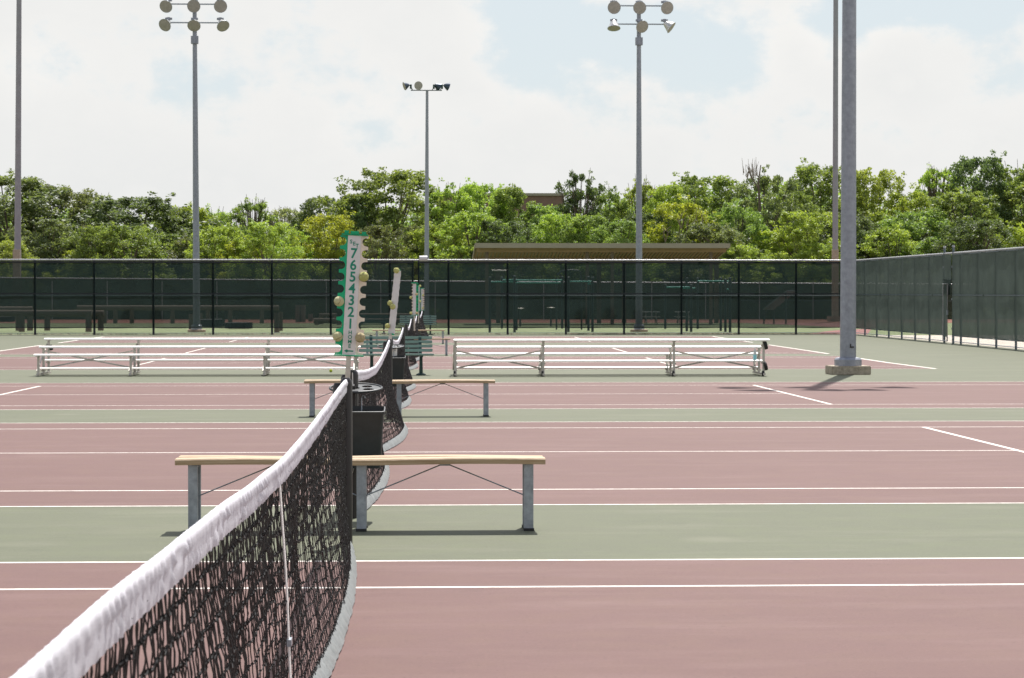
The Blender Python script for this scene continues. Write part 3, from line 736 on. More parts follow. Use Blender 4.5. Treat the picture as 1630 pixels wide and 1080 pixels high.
# ---------------------------------------------------------------- court caddies with bin
def caddy(u, y, s, label, can=False):
    t0 = thing('court_caddy', (Xof(u, y), y, gz(y)), label, 'court caddy', group='court caddies on net posts')
    rot = Matrix.Translation((.02, 0, .885)) @ Matrix.Rotation(R(9), 4, 'X')
    # tray: half disc with cup holes, hoop on the left
    th = MB(); pts = [rot @ Vector((.175*math.cos(a), .150*math.sin(a), 0)) for a in [2*math.pi*i/48 for i in range(49)]]
    th.tube(pts, .0085, 8, False); th.build('hoop', black_plastic, t0, True)
    bm = bmesh.new(); outer = []
    # tray plate with three holes, made as a fan of strips: solid disc minus circles
    me = bpy.data.meshes.new('tray'); N_ = 64; holes = [(.075, .055, .036), (.085, -.045, .036), (-.01, .0, .036)]
    G_ = 52; vs = {}; 
    def inside(x, yy): 
        return (x/.170)**2+(yy/.145)**2 < 1 and x > -.075 and all((x-a)**2+(yy-b)**2 > c*c for a, b, c in holes)
    st = .35/G_
    for i in range(G_):
        for j in range(G_):
            x = -.175+(i+.5)*st; yy = -.175+(j+.5)*st
            if inside(x, yy):
                q = []
                for (dx, dy) in ((0, 0), (1, 0), (1, 1), (0, 1)):
                    key = (i+dx, j+dy)
                    if key not in vs: vs[key] = bm.verts.new(rot @ Vector((-.175+key[0]*st, -.175+key[1]*st, 0)))
                    q.append(vs[key])
                bm.faces.new(q)
    bm.to_mesh(me); bm.free(); me.materials.append(black_plastic); tr = bpy.data.objects.new('tray', me); COL.objects.link(tr); tr.parent = t0
    md = tr.modifiers.new('s', 'SOLIDIFY'); md.thickness = .008
    # bin: tapered open box with rolled rim
    bn = MB(); T = []; 
    def ring(w, d, z, r=.03, n=5):
        out_ = []
        for cx, cy, a0 in ((w/2-r, d/2-r, 0), (-w/2+r, d/2-r, 90), (-w/2+r, -d/2+r, 180), (w/2-r, -d/2+r, 270)):
            for q in range(n): a = R(a0+90*q/(n-1)); out_.append((cx+r*math.cos(a), cy+r*math.sin(a), z))
        return out_
    zt, zb_ = .75, .36
    rings = [ring(.26, .17, zb_), ring(.306, .215, zt-.02), ring(.32, .23, zt-.02), ring(.322, .232, zt), ring(.306, .216, zt+.002), ring(.298, .208, zt-.03), ring(.254, .164, zb_+.01)]
    mt = Matrix.Translation((.06, -.16, 0)) @ Matrix.Translation((0, 0, zt)) @ Matrix.Rotation(R(7), 4, 'X') @ Matrix.Translation((0, 0, -zt)); k = 20
    vs_ = [mt @ Vector(p) for rg in rings for p in rg]; fs_ = []
    for i in range(len(rings)-1):
        for q in range(k): fs_.append((i*k+q, i*k+(q+1) % k, (i+1)*k+(q+1) % k, (i+1)*k+q))
    fs_ += [tuple(range(k))[::-1], tuple(range((len(rings)-1)*k, len(rings)*k))]
    bn.add(vs_, fs_).build('bin', black_plastic, t0, True)
    br = MB().box((.0, -.02, .82), (.035, .05, .16)).bar((.01, -.02, .70), (.05, -.08, .70), .03, .03); br.build('bracket', black_paint, t0)
    hk = MB().tube([(.062, -.10, .70), (.062, -.10, .82), (.068, -.10, .838), (.082, -.10, .835), (.085, -.10, .82)], .004, 6); hk.build('hook', steel, t0)
    if can:
        MB().lathe([(.045, 0), (.047, .01), (.047, .13), (.043, .135)], 16, Matrix.Translation((.06, -.05, .755))).build('steel_cup', alu, t0, True)
    return t0
caddy(562, 15.36, 1, 'black caddy with ring tray and large bin on the post behind the nearest bench')
caddy(619.5, 30.26, 1, 'smaller looking black caddy with a steel cup and bin, behind the second bench', True)

# ---------------------------------------------------------------- floodlight poles
glass_m = mat('lamp lens', (.34, .315, .29), .4, spec=.5, var=.12, vscale=8)
refl = mat('spun aluminium', (.58, .57, .55), .35, .5, var=.08, vscale=5)
def floodlight(parent, base, aim, K=1.0):
    """base: mounting point on arm, aim: direction the lamp faces"""
    aim = Vector(aim).normalized(); q = aim.to_track_quat('Z', 'Y').to_matrix().to_4x4()
    c = Vector(base)+Vector((aim.x*.26, aim.y*.10-.08, -.10))
    m = Matrix.Translation(c) @ q @ Matrix.Scale(K, 4)
    h = MB().lathe([(.055, -.28), (.10, -.25), (.15, -.16), (.19, -.06), (.275, .10), (.288, .115), (.285, .125)], 24, m).build('floodlight', refl, parent, True)
    MB().lathe([(.277, .128), (.15, .140), (.001, .145)], 24, m).build('lens', glass_m, h, True)
    MB().lathe([(.277, .112), (.292, .120), (.292, .132), (.277, .130)], 24, m, False).build('rim', steel, h, True)
    MB().tube([Vector(base)+Vector((0, 0, .0)), Vector(base)+Vector((0, -.02, .10)), c-aim*.25], .035, 8).build('arm', steel, h)
    MB().box(Vector(base)+Vector((0, 0, .16)), (.30, .16, .085)).box(Vector(base)+Vector((0, 0, .16)), (.14, .20, .12)).build('ballast_box', steel_pole, h)
def pole(u_base, y, z_top, rb, rt, label, aims_lo, aims_hi, u_top=None, foot=True, lean=0, group='floodlight poles beside the courts', feet='cap', zf=0., gap=.82, K=1.0):
    x = Xof(u_base, y); g = gz(y)
    t0 = thing('floodlight_pole', (x, y, g), label, 'light pole', group=group)
    zt = z_top-g; dx = lean
    n = 10
    MB().tube([(dx*i/n, 0, zf+(zt-zf)*i/n) for i in range(n+1)], [rb+(rt-rb)*i/n for i in range(n+1)], 20).build('pole', steel_pole, t0, True)
    if foot:
        if feet == 'near':
            fb = MB(); a = .41
            fb.box((0, 0, .088), (.80, .80, .176)); fb.build('concrete_footing', concrete, t0, bevel=.012)
            MB().lathe([(.285, .177), (.285, .30), (.255, .335), (.20, .345)], 8, Matrix.Rotation(R(22.5), 4, 'Z')).build('base_cover', steel_pole, t0)
            MB().box((.05, -rb-.001, .56), (.085, .02, .03)).box((.02, -rb-.002, .60), (.02, .02, .05)).build('earth_clamp', black_paint, t0)
        else:
            MB().lathe([(.40, 0), (.40, .10), (.38, .12)], 20).build('concrete_footing', concrete2, t0)
            MB().lathe([(.24, .12), (.24, .30), (.20, .33)], 16).build('base_cover', steel, t0)
    for hgt, aims in ((zt-.03-gap, aims_lo), (zt-.03, aims_hi)):
        xx = dx*hgt/zt
        MB().bar((xx-1.22, -.0, hgt), (xx+1.22, -.0, hgt), .05, .055).build('crossarm', steel, t0)
        for i, a in enumerate(aims):
            if a: floodlight(t0, (xx-1.14+1.14*i, -.08, hgt), a, K)
    hb = zt-1.62; MB().box((dx*hb/zt, -.05, hb), (.32, .22, .34)).box((dx*hb/zt, -.17, hb), (.10, .03, .34)).build('junction_box', steel_pole, t0)
    return t0
YP = 101.0
pole(315, YP, 14.75, .165, .09, 'left floodlight pole behind the far fence, six round lamps on top',
     [(-.45, -1, -.55), (0, -1, -.75), (.55, -1, -.95)], [(-.25, -1, -.5), (0, -1, -.3), (.1, -1, -.3)], lean=-.06)
pole(1018, YP, 14.78, .16, .09, 'middle floodlight pole behind the far fence, its lamps at odd angles',
     [(0, -.35, -1), (.35, -1, -.5), (1.1, -.3, -.85)], [(0, -1, -.25), (0, -1, -.3), (.25, -1, -.3)], lean=-.02)
yp1 = 46.2
pole(1354, yp1, 15.7, .166, .12, 'thick grey floodlight pole on a concrete block at the right of the courts',
     [(-1, -.3, -.6), (-.9, .4, -.6), (1, .2, -.7)], [(.8, -.6, -.5), (1, -.3, -.6), (-.9, .4, -.6)], feet='near', zf=.30, lean=.02, gap=2.0, K=1.35)
# distant sports field poles
def far_pole_fn(u, y, ztop, rb, rt, label, sleeve_v, lean=0, foot=False):
    x = Xof(u, y); g = gz(y)
    t0 = thing('stadium_light_pole', (x, y, g), label, 'light pole')
    MB().tube([(0, 0, 0), (lean*.5, 0, ztop/2), (lean, 0, ztop)], [rb, (rb+rt)/2, rt], 14).build('pole', far_pole, t0, True)
    zs = Zof(sleeve_v, y)-g
    MB().lathe([(rb*1.45, 0), (rb*1.45, zs), (rb*1.0, zs+.1)], 4, Matrix.Rotation(R(45), 4, 'Z')).build('concrete_sleeve', concrete, t0)
    if foot: MB().box((0, 0, .18), (1.0, 1.0, .36)).build('footing', concrete2, t0)
    MB().bar((-3, 0, ztop), (3, 0, ztop), .12, .14).build('crossarm', steel, t0)
    for i in range(5):
        MB().lathe([(.10, -.3), (.3, .1), (.31, .12)], 14, Matrix.Translation((-2.8+1.4*i, -.3, ztop+.2)) @ Matrix.Rotation(R(120), 4, 'X')).build('floodlight', refl, t0)
    return t0
far_pole_fn(33, 178, 33, .27, .17, 'very tall pole at the far left, rising out of the frame', 399, .3)
far_pole_fn(1333, 160, 29, .21, .16, 'tall thin pole just left of the thick grey pole, its base behind the fence', 398, 0, True)
# thin pole in the middle with a flat spread of lamps
y3 = 138.0; x3 = Xof(679, y3)
t0 = thing('floodlight_pole', (x3, y3, gz(y3)), 'slim distant floodlight pole in the middle, with a single flat row of lamps', 'light pole')
zt3 = Zof(145, y3)-gz(y3)
MB().tube([(0, 0, 0), (.04, 0, zt3)], [.17, .08], 12).build('pole', steel_pole, t0, True)
MB().bar((-.95, 0, zt3), (.95, 0, zt3), .06, .05).build('crossarm', bench_leg, t0)
dkm = mat('dark lamp housing', (.04, .06, .09), .4, .3)
for i, (bx, ax, m_) in enumerate(((-.85, (-1, -.3, -.35), dkm), (-.38, (-.2, -1, -.1), refl), (.35, (.9, .6, -.5), dkm), (.85, (1, .3, -.35), dkm))):
    a = Vector(ax).normalized(); c = Vector((bx+a.x*.45, a.y*.3, zt3+.26)); q = a.to_track_quat('Z', 'Y').to_matrix().to_4x4()
    h = MB().lathe([(.06, -.22), (.14, -.12), (.25, .08), (.26, .10)], 18, Matrix.Translation(c) @ q).build('floodlight', m_, t0, True)
    MB().lathe([(.25, .102), (.001, .11)], 18, Matrix.Translation(c) @ q).build('lens', glass_m, h)
    MB().tube([(bx, 0, zt3), (bx+.12*(1 if bx > 0 else -1), 0, zt3+.30), c-a*.15], .035, 6).build('arm', bench_leg, h)
    MB().box((bx+.10*(1 if bx > 0 else -1), 0, zt3+.22), (.12, .14, .26)).build('ballast_box', bench_leg, h)

# ---------------------------------------------------------------- far fence
YF = 93.3; g = gz(YF)
t0 = thing('windscreen_fence', (0, YF, g), 'long dark green screened fence across the far end of the courts', 'fence')
FH = 3.06; XE = 17.95
post_u = [-32, 61, 154, 247, 341, 434, 527, 621, 657, 666.5, 714, 808, 901, 994, 1086, 1178, 1270]
px_all = [Xof(-32-93*k, YF) for k in range(8, 0, -1)]+[Xof(u, YF) for u in post_u]+[XE]
for x in px_all:
    MB().tube([(x, 0, 0), (x, 0, FH-.03)], .047 if abs(x) > .7 else .032, 10).build('post', fence_steel, t0, True)
xw = px_all[0]
MB().tube([(xw, 0, FH), (XE, 0, FH)], .036, 8).build('top_rail', fence_galv, t0, True)
MB().tube([(xw, 0, 1.60), (XE, 0, 1.60)], .022, 8).build('middle_rail', side_post, t0, True)
MB().tube([(xw, 0, .06), (XE, 0, .06)], .014, 6).build('bottom_wire', steel, t0, True)
def panel(x0, x1, nm='windscreen'):
    mb = MB(); n = int((x1-x0)/.6)+1
    for i in range(n):
        a = x0+(x1-x0)*i/n; b = x0+(x1-x0)*(i+1)/n
        sa = .012*math.sin(a*2.6); sb_ = .012*math.sin(b*2.6)
        mb.quad((a, -.055+sa, .262+sa), (b, -.055+sb_, .262+sb_), (b, -.055+sb_, FH-.06), (a, -.055+sa, FH-.06))
    return mb.build(nm, screen_far, t0)
xg0, xg1 = Xof(658.8, YF), Xof(665.0, YF)
panel(xw, xg0); panel(xg1, XE)
dark_hem = mat('screen hem', (.008, .010, .016), .7)
hm = MB()
for a, b in ((xw, xg0), (xg1, XE)):
    hm.box(((a+b)/2, -.06, FH-.085), (b-a, .01, .07)); hm.box(((a+b)/2, -.06, 1.675), (b-a, .01, .045)); hm.box(((a+b)/2, -.06, .285), (b-a, .01, .03))
hm.build('screen_hem', dark_hem, t0)
cm = MB().quad((xw, .02, .02), (XE, .02, .02), (XE, .02, FH), (xw, .02, FH)); cm.build('chain_link', chain, t0)
bwire = MB(); rnd = random.Random(7)
for i in range(620):
    x = xw+(XE-xw)*i/620; bwire.tube([(x-.02, 0, FH+.02), (x+.01, 0, FH+.055)], .004, 3)
bwire.build('wire_ends', fence_galv, t0)
# white lamp-like cylinder on the fence top
zc = Zof(412, YF); o = MB().lathe([(.11, -.165), (.115, -.15), (.115, .15), (.11, .165)], 20, Matrix.Rotation(R(90), 4, 'Y')).build('fence_top_roll', board_white, None, True)
o.location = (Xof(674, YF), YF-.02, zc); tag(o, 'white cylinder lying on the far fence top rail, at the slim middle pole', 'cylinder')

# ---------------------------------------------------------------- side fence with gate (right)
XS = 17.95
t0 = thing('windscreen_fence', (XS, 0, 0), 'grey green screened fence along the right side of the courts, with a narrow gate', 'fence')
sy = [91.1, 88.7, 86.4, 84.05, 81.75, 79.4]; sy2 = [74.75, 72.4, 70.1, 67.75, 65.4, 63, 60.7, 58.3, 56, 53.6, 51.2, 48.8]
for y in sy+sy2:
    MB().tube([(0, y, gz(y)), (0, y, gz(y)+FH-.03)], .036, 10).build('post', side_post, t0, True)
G0, G1 = 77.15, 75.85
for y in (G0, G1):
    p = MB().tube([(0, y, gz(y)), (0, y, gz(y)+FH+.22)], .042, 12).build('gate_post', side_post, t0, True)
    MB().lathe([(.05, 0), (.055, .03), (.03, .07)], 10, Matrix.Translation((0, y, gz(y)+FH+.20))).build('post_cap', fence_galv, p, True)
ye = 46.5
def rail(z, r, m, nm, segs=((YF, G0), (G1, 55.0), (55.0, ye))):
    mb = MB()
    for a, b in segs: mb.tube([(0, a, gz(a)+z), (0, b, gz(b)+z)], r, 8)
    return mb.build(nm, m, t0, True)
rail(FH, .034, fence_galv, 'top_rail', ((YF, 55.0), (55.0, ye))); rail(1.64, .024, side_post, 'middle_rail'); rail(.07, .014, steel, 'bottom_wire')
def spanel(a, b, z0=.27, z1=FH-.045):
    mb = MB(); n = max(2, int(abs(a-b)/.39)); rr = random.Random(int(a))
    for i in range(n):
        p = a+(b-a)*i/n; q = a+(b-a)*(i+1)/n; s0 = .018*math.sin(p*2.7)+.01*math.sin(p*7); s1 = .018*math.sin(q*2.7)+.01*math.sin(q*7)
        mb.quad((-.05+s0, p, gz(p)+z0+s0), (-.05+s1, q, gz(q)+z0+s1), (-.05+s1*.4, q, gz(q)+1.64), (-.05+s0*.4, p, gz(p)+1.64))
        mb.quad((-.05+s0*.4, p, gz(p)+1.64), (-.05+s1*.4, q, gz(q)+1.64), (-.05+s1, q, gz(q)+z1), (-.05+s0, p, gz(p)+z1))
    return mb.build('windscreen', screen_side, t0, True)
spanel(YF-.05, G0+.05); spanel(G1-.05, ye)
sh_ = MB()
for a, b in ((YF-.05, G0+.05), (G1-.05, 55.0), (55.0, ye)):
    for z in (1.64, FH-.05, .27): sh_.bar((-.055, a, gz(a)+z), (-.055, b, gz(b)+z), .006, .035)
sh_.build('screen_hem', side_post, t0)
MB().quad((.03, YF, gz(YF)), (.03, 55, 0), (.03, 55, FH), (.03, YF, gz(YF)+FH)).quad((.03, 55, 0), (.03, ye, 0), (.03, ye, FH), (.03, 55, FH)).build('chain_link', chain, t0)
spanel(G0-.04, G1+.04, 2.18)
gt = MB(); gg = gz(76.5)
# gate leaf standing a little ajar, hinged on the far post
def gp(a, z): return (-.06-.34*a*0.35, G0-.07-1.12*a, gg+z)
gt.tube([gp(0, .08), gp(0, 2.02), gp(1, 2.02), gp(1, .08), gp(0, .08)], .024, 8)
leaf = gt.build('gate_leaf', fence_galv, t0, True)
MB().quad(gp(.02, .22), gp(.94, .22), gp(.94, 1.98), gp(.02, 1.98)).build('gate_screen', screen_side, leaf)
MB().box(gp(1.0, 1.05), (.05, .05, .16)).build('latch', steel, leaf)
MB().bar((0, G0, gg+2.14), (0, G1, gg+2.14), .05, .05).build('gate_lintel', fence_galv, t0)
for z in (.5, 1.5, 2.6): MB().box((-.03, G0-.02, gg+z), (.05, .07, .06)).box((-.03, G1+.02, gg+z), (.05, .07, .06)).build('hinge', steel, t0)

# ---------------------------------------------------------------- back fence (second, far)
Y2 = 171.0; g2 = gz(Y2)
t0 = thing('field_fence', (0, Y2, g2), 'distant second fence with pale rails, seen through the dark windscreen', 'fence')
for k in range(-10, 22):
    x = Xof(1.5+86.4*k, Y2)
    if k < 18: MB().tube([(x, 0, 0), (x, 0, 2.95)], .035, 8).build('post', fence_galv, t0, True)
MB().tube([(-45, 0, 3.3), (0, 0, 2.95), (42, 0, 2.72)], .045, 8).build('top_rail', fence_galv, t0, True)
MB().quad((-45, .1, .05), (42, .1, .05), (42, .1, 2.68), (-45, .1, 3.25)).build('windscreen', screen_back, t0)
MB().tube([(24, -.1, 1.5), (42, -.1, 1.45)], .018, 6).build('middle_rail', side_post, t0)

# ---------------------------------------------------------------- pavilion
yn, yf_ = 138.0, 145.2; xa, xb = Xof(757, yn), Xof(1163, yn); zn = Zof(387.5, yn); zf = Zof(411, yf_); g3 = gz(yn)
t0 = thing('pavilion', ((xa+xb)/2, yn, g3), 'tan open picnic pavilion with a long sloping roof behind the far fence', 'pavilion')
cx = (xa+xb)/2; hw = (xb-xa)/2
def roofz(d): return zn-g3+(zf-zn)*d/(yf_-yn)
rf = MB(); D = yf_-yn
rf.add([(-hw, 0, roofz(0)), (hw, 0, roofz(0)), (hw, D, roofz(D)), (-hw, D, roofz(D)), (-hw, 0, roofz(0)-.06), (hw, 0, roofz(0)-.06), (hw, D, roofz(D)-.06), (-hw, D, roofz(D)-.06)],
       [(0, 1, 2, 3), (7, 6, 5, 4), (0, 4, 5, 1), (1, 5, 6, 2), (2, 6, 7, 3), (3, 7, 4, 0)])
rf.build('roof', tan_roof, t0)
MB().box((0, -.03, roofz(0)-.14), (hw*2+.06, .05, .30)).bar((-hw-.03, 0, roofz(0)-.10), (-hw-.03, D, roofz(D)-.10), .05, .2).bar((hw+.03, 0, roofz(0)-.10), (hw+.03, D, roofz(D)-.10), .05, .2).build('fascia', tan_roof, t0)
ck = MB(); n = 70
for i in range(n):
    x = -hw+.1+(2*hw-.2)*i/(n-1); ck.bar((x, .05, roofz(.05)-.10), (x, D-.05, roofz(D)-.10), .09, .07)
ck.build('roof_deck', dark_deck, t0)
MB().box((0, .9, roofz(.9)-.28), (hw*2-.2, .16, .30)).build('front_beam', brown_beam, t0)
MB().box((0, D-1.0, roofz(D-1)-.26), (hw*2-.2, .16, .28)).build('rear_beam', brown_beam, t0)
for u in (775, 935, 975, 1133):
    x = Xof(u, yn+.9)-cx
    MB().box((x, .9, (roofz(.9)-.42)/2), (.20, .20, roofz(.9)-.42)).build('column', timber, t0)
for u in (940, 980, 1128, 779):
    x = Xof(u+14, yn+D-1)-cx
    MB().box((x, D-1.0, (roofz(D-1)-.40)/2), (.26, .26, roofz(D-1)-.40)).build('column', bark, t0)
def picnic(u, label):
    y = 141.0; x = Xof(u, y)
    t = thing('picnic_table', (x, y, gz(y)), label, 'picnic table', group='picnic tables under the pavilion')
    MB().box((0, 0, .75), (1.05, .7, .05)).build('tabletop', alu, t)
    MB().box((0, -.62, .44), (1.05, .25, .04)).build('seat', alu_frame, t); MB().box((0, .62, .44), (1.05, .25, .04)).build('seat', alu_frame, t)
    for s in (-1, 1):
        MB().bar((s*.32, -.6, .02), (s*.32, .15, .72), .06, .05).bar((s*.32, .6, .02), (s*.32, -.15, .72), .06, .05).box((s*.32, 0, .40), (.05, 1.3, .05)).build('leg', alu_frame, t)
picnic(1037, 'pale picnic table just right of the middle light pole, under the pavilion'); picnic(1089, 'pale picnic table farther right under the pavilion, behind the exercise posts')

# ---------------------------------------------------------------- exercise stations
def gym(posts, bars, label, y=101.0):
    u0 = sum(p[0] for p in posts)/len(posts); x0 = Xof(u0, y); gg_ = gz(y)
    t = thing('pull_up_station', (x0, y, gg_), label, 'exercise frame', group='outdoor exercise frames')
    for u, vt, vb in posts:
        yy = F*(H-gg_)/(vb-VY); x = Xof(u, yy)-x0; h = Zof(vt, yy)-gg_
        p = MB().tube([(x, yy-y, 0), (x, yy-y, h)], .06, 10).build('post', gym_post, t, True)
        MB().lathe([(.075, 0), (.08, .05), (.04, .09)], 10, Matrix.Translation((x, yy-y, h-.02))).build('cap', gym_post, p, True)
    for u0_, u1_, v0_, v1_, m_ in bars:
        MB().tube([(Xof(u0_, y)-x0, 0, Zof(v0_, y)-gg_), (Xof(u1_, y)-x0, 0, Zof(v1_, y)-gg_)], .032, 8).build('bar', m_, t, True)
    return t
gym([(779.5, 443, 529.5), (799, 443, 523.5), (819, 441, 529.5)], [(782, 818, 449, 449, gym_green), (800, 818, 446, 446, gym_green), (783, 806, 431, 431, alu_frame)], 'leftmost pull-up frame with short teal bars, behind the far fence')
gym([(822, 446, 526), (895, 442, 523.5), (905, 443, 529)], [(821, 895, 446.3, 446.3, gym_green), (821, 893, 450.5, 450.5, gym_green)], 'wide pull-up frame with two long parallel teal bars')
gym([(937, 442, 527), (943.5, 443, 529)], [(907, 942, 448.5, 448.5, gym_green), (936, 942, 452, 452, gym_green)], 'pull-up frame with one teal bar left of the middle light pole')
gym([(1060, 454, 524), (1094.5, 444, 528), (1101.5, 455, 529)], [(1062, 1101, 457.5, 457.5, gym_green), (1086, 1108, 459, 459, gym_green)], 'exercise frame right of the middle light pole, lower bar')
gym([(1112, 444, 524), (1149, 444, 527.5), (1156.5, 446, 529), (1164, 444, 529.5)], [(1112, 1149, 447.5, 447.5, gym_green), (1150, 1164, 448, 448, gym_green), (1156, 1163, 460.5, 460.5, gym_green)], 'rightmost exercise frame with four dark posts')
# curved ladder rung
ya_ = 110.0; pts = [at(u, v, ya_) for u, v in ((886, 442), (888, 437), (893, 432.5), (900, 430.5), (912, 430.3), (922, 431), (925, 436), (926, 450))]
b0 = pts[0].copy(); b0.z = gz(ya_); e0 = pts[-1].copy(); e0.z = gz(ya_)
o = MB().tube([tuple(b0)]+[tuple(p) for p in pts]+[tuple(e0)], .04, 8).build('arched_bar', gym_post, None, True)
tag(o, 'thin arched grey bar standing behind the long teal bars', 'exercise bar')
# hanging discs (pale) of a far balance station
for u, v, lab in ((828, 491, 'left pale seat disc on a post, below the long teal bars'), (877, 490, 'right pale seat disc on a post, below the long teal bars')):
    y = 125.0; p = at(u, v, y); t = thing('balance_seat', (p.x, y, gz(y)), lab, 'exercise seat', group='pale exercise seats')
    MB().lathe([(.20, -.03), (.24, 0), (.20, .02)], 16, Matrix.Translation((0, 0, p.z-gz(y)))).build('seat', alu_frame, t, True)
    MB().tube([(0, 0, 0), (0, 0, p.z-gz(y)-.03)], .05, 8).build('post', gym_post, t, True)
    MB().tube([(0, 0, p.z-gz(y)), (.3, 0, p.z-gz(y)+.25), (.45, 0, p.z-gz(y)+.42)], .025, 6).build('handle', gym_post, t, True)

# slanting board
y = 140.0
t = thing('incline_board', (Xof(1240, y), y, gz(y)), 'pale slanting board on posts right of the exercise frames', 'incline board')
bo_ = at(1240, 483, y); P4 = [at(1217, 491.5, y-.9), at(1234, 491.5, y+.3), at(1272, 462, y+.3), at(1255, 462, y-.9)]
loc = Vector((Xof(1240, y), y, gz(y)))
vs = [p-loc for p in P4]; vs2 = [v-Vector((0, 0, .08)) for v in vs]
MB().add(vs+vs2, [(0, 1, 2, 3), (7, 6, 5, 4), (0, 4, 5, 1), (1, 5, 6, 2), (2, 6, 7, 3), (3, 7, 4, 0)]).build('board', mat('grey board', (.16, .18, .19), .8, var=.1, vscale=1), t)
for i in (0, 1, 2, 3):
    v = vs[i]; MB().tube([(v.x*.93, v.y*.9, 0), (v.x*.93, v.y*.9, max(.2, v.z-.09-.02))], .05, 8).build('post', gym_post, t)

# ---------------------------------------------------------------- timber hurdles, stumps, tyres
def hurdle(u0, u1, vt, y, legs, label, r=.15):
    x0 = (Xof(u0, y)+Xof(u1, y))/2; g_ = gz(y); z = Zof(vt, y)-g_-r
    t = thing('log_hurdle', (x0, y, g_), label, 'log hurdle', group='timber hurdles on the grass')
    MB().tube([(Xof(u0, y)-x0, 0, z), (Xof(u0, y)-x0+.05, 0, z), (Xof(u1, y)-x0-.05, 0, z), (Xof(u1, y)-x0, 0, z)], [r*.93, r, r, r*.93], 14).build('beam', timber, t, True)
    for u in legs:
        MB().tube([(Xof(u, y)-x0, .0, 0), (Xof(u, y)-x0, .0, z-.02)], .14, 12).build('leg', timber, t, True)
    return t
hurdle(-90, 150, 493.5, 102.2, (145, 40, -40), 'front log hurdle at the far left, its end left of the second fence post')
hurdle(60, 169, 494.0, 107.0, (164, 80), 'log hurdle end peeping right beside the front hurdle', .16)
hurdle(-90, 57, 488.0, 106.5, (35, 53, -60), 'higher log hurdle at the far left edge behind the front one', .15)
hurdle(127, 445, 486.3, 145.0, (170, 187, 213, 277, 333, 368, 418), 'long straight log hurdle running behind the left light pole', .17)
hurdle(509, 536, 499, 140.0, (512, 533), 'short raised log left of the nearest scoreboard', .10)
hurdle(500, 545, 506.5, 135.0, (505, 540), 'low log bench just left of the nearest scoreboard', .16)
hurdle(565, 655, 499, 140.0, (570, 610, 650), 'log rail behind the dark teal bench', .10)
hurdle(570, 690, 507.3, 135.0, (575, 630, 685), 'low log bench behind the dark teal bench', .14)
def stump(u, vt, vb, w, label):
    y = F*(H-.17235)/(vb-VY); g_ = gz(y); h = Zof(vt, y)-g_; r = w*y/F/2
    o = MB().lathe([(r*1.05, 0), (r, .1), (r, h-.03), (r*.92, h)], 16).build('timber_post', timber, None, True); o.location = (Xof(u, y), y, g_)
    return tag(o, label, 'timber post', 'round timber posts')
stump(307, 500, 525, 9, 'timber post just left of the left light pole base')
stump(321, 499, 516, 6, 'small timber post just right of the left light pole')
stump(441.5, 498.5, 529.5, 8.5, 'nearer of the paired timber posts, right of the tyres')
stump(448, 496.5, 527, 6, 'farther of the paired timber posts, right of the tyres')
stump(475, 486, 513, 8, 'left tall round timber post in front of the dirt strip')
stump(483, 486, 513, 8, 'right tall round timber post in front of the dirt strip')
stump(495, 500, 512, 7, 'short dark timber post left of the low log bench')
def tyre(u, v0, v1, w, label):
    y = F*(H-.17235)/(v1-VY)+.7; r = w*y/F/2; h = (v1-v0)*y/F*.92; g_ = gz(y)
    t = thing('tractor_tyre', (Xof(u, y), y, g_), label, 'tyre', group='big tyres lying on the grass')
    MB().lathe([(r*.55, .03), (r*.8, 0), (r*.93, .04), (r*.95, h*.5), (r*.93, h-.04), (r*.8, h), (r*.55, h-.03), (r*.5, h*.5), (r*.55, .03)], 40, None, False).build('tyre_body', rubber, t, True)
    tb = MB()
    for k in range(26):
        a = 2*math.pi*k/26
        for zz, da in ((h*.27, .0), (h*.73, .12)):
            tb.box((r*.955*math.cos(a+da), r*.955*math.sin(a+da), zz), (.09, r*.13, h*.42), Matrix.Rotation(a+da, 3, 'Z') @ Matrix.Rotation(R(18 if zz < h/2 else -18), 3, 'X'))
    tb.build('tread', rubber, t)
tyre(340.5, 507, 521, 37, 'left one of two tractor tyres right of the left light pole'); tyre(381.5, 512.5, 523.5, 43, 'right one of two tractor tyres, nearer and flatter')
tyre(16, 503, 512.5, 26, 'dark tyre behind the log hurdles at the far left')

# ---------------------------------------------------------------- brick building behind the trees
yb_ = 262.0
x0, x1 = Xof(700, yb_), Xof(898, yb_); zt = Zof(312, yb_)
t = thing('brick_building', ((x0+x1)/2, yb_, gz(yb_)), 'brown brick building with a flat roof, glimpsed behind the trees', 'building')
brick = mat('brown brick', (.20, .125, .10), .9, var=.12, vscale=1.5)
w_ = x1-x0; hz_ = zt-gz(yb_)
MB().box((0, 9, hz_/2), (w_, 18, hz_)).build('wall', brick, t)
MB().box((0, 9, hz_+.15), (w_+.5, 18.5, .3)).build('parapet', tan_roof, t)
for k in range(8):
    xw_ = -w_/2+2+k*(w_-4)/7
    for z in (3, 7, 10.4):
        wn = MB().box((xw_, -.03, z), (1.7, .12, 1.6)).build('window', dkm, t)

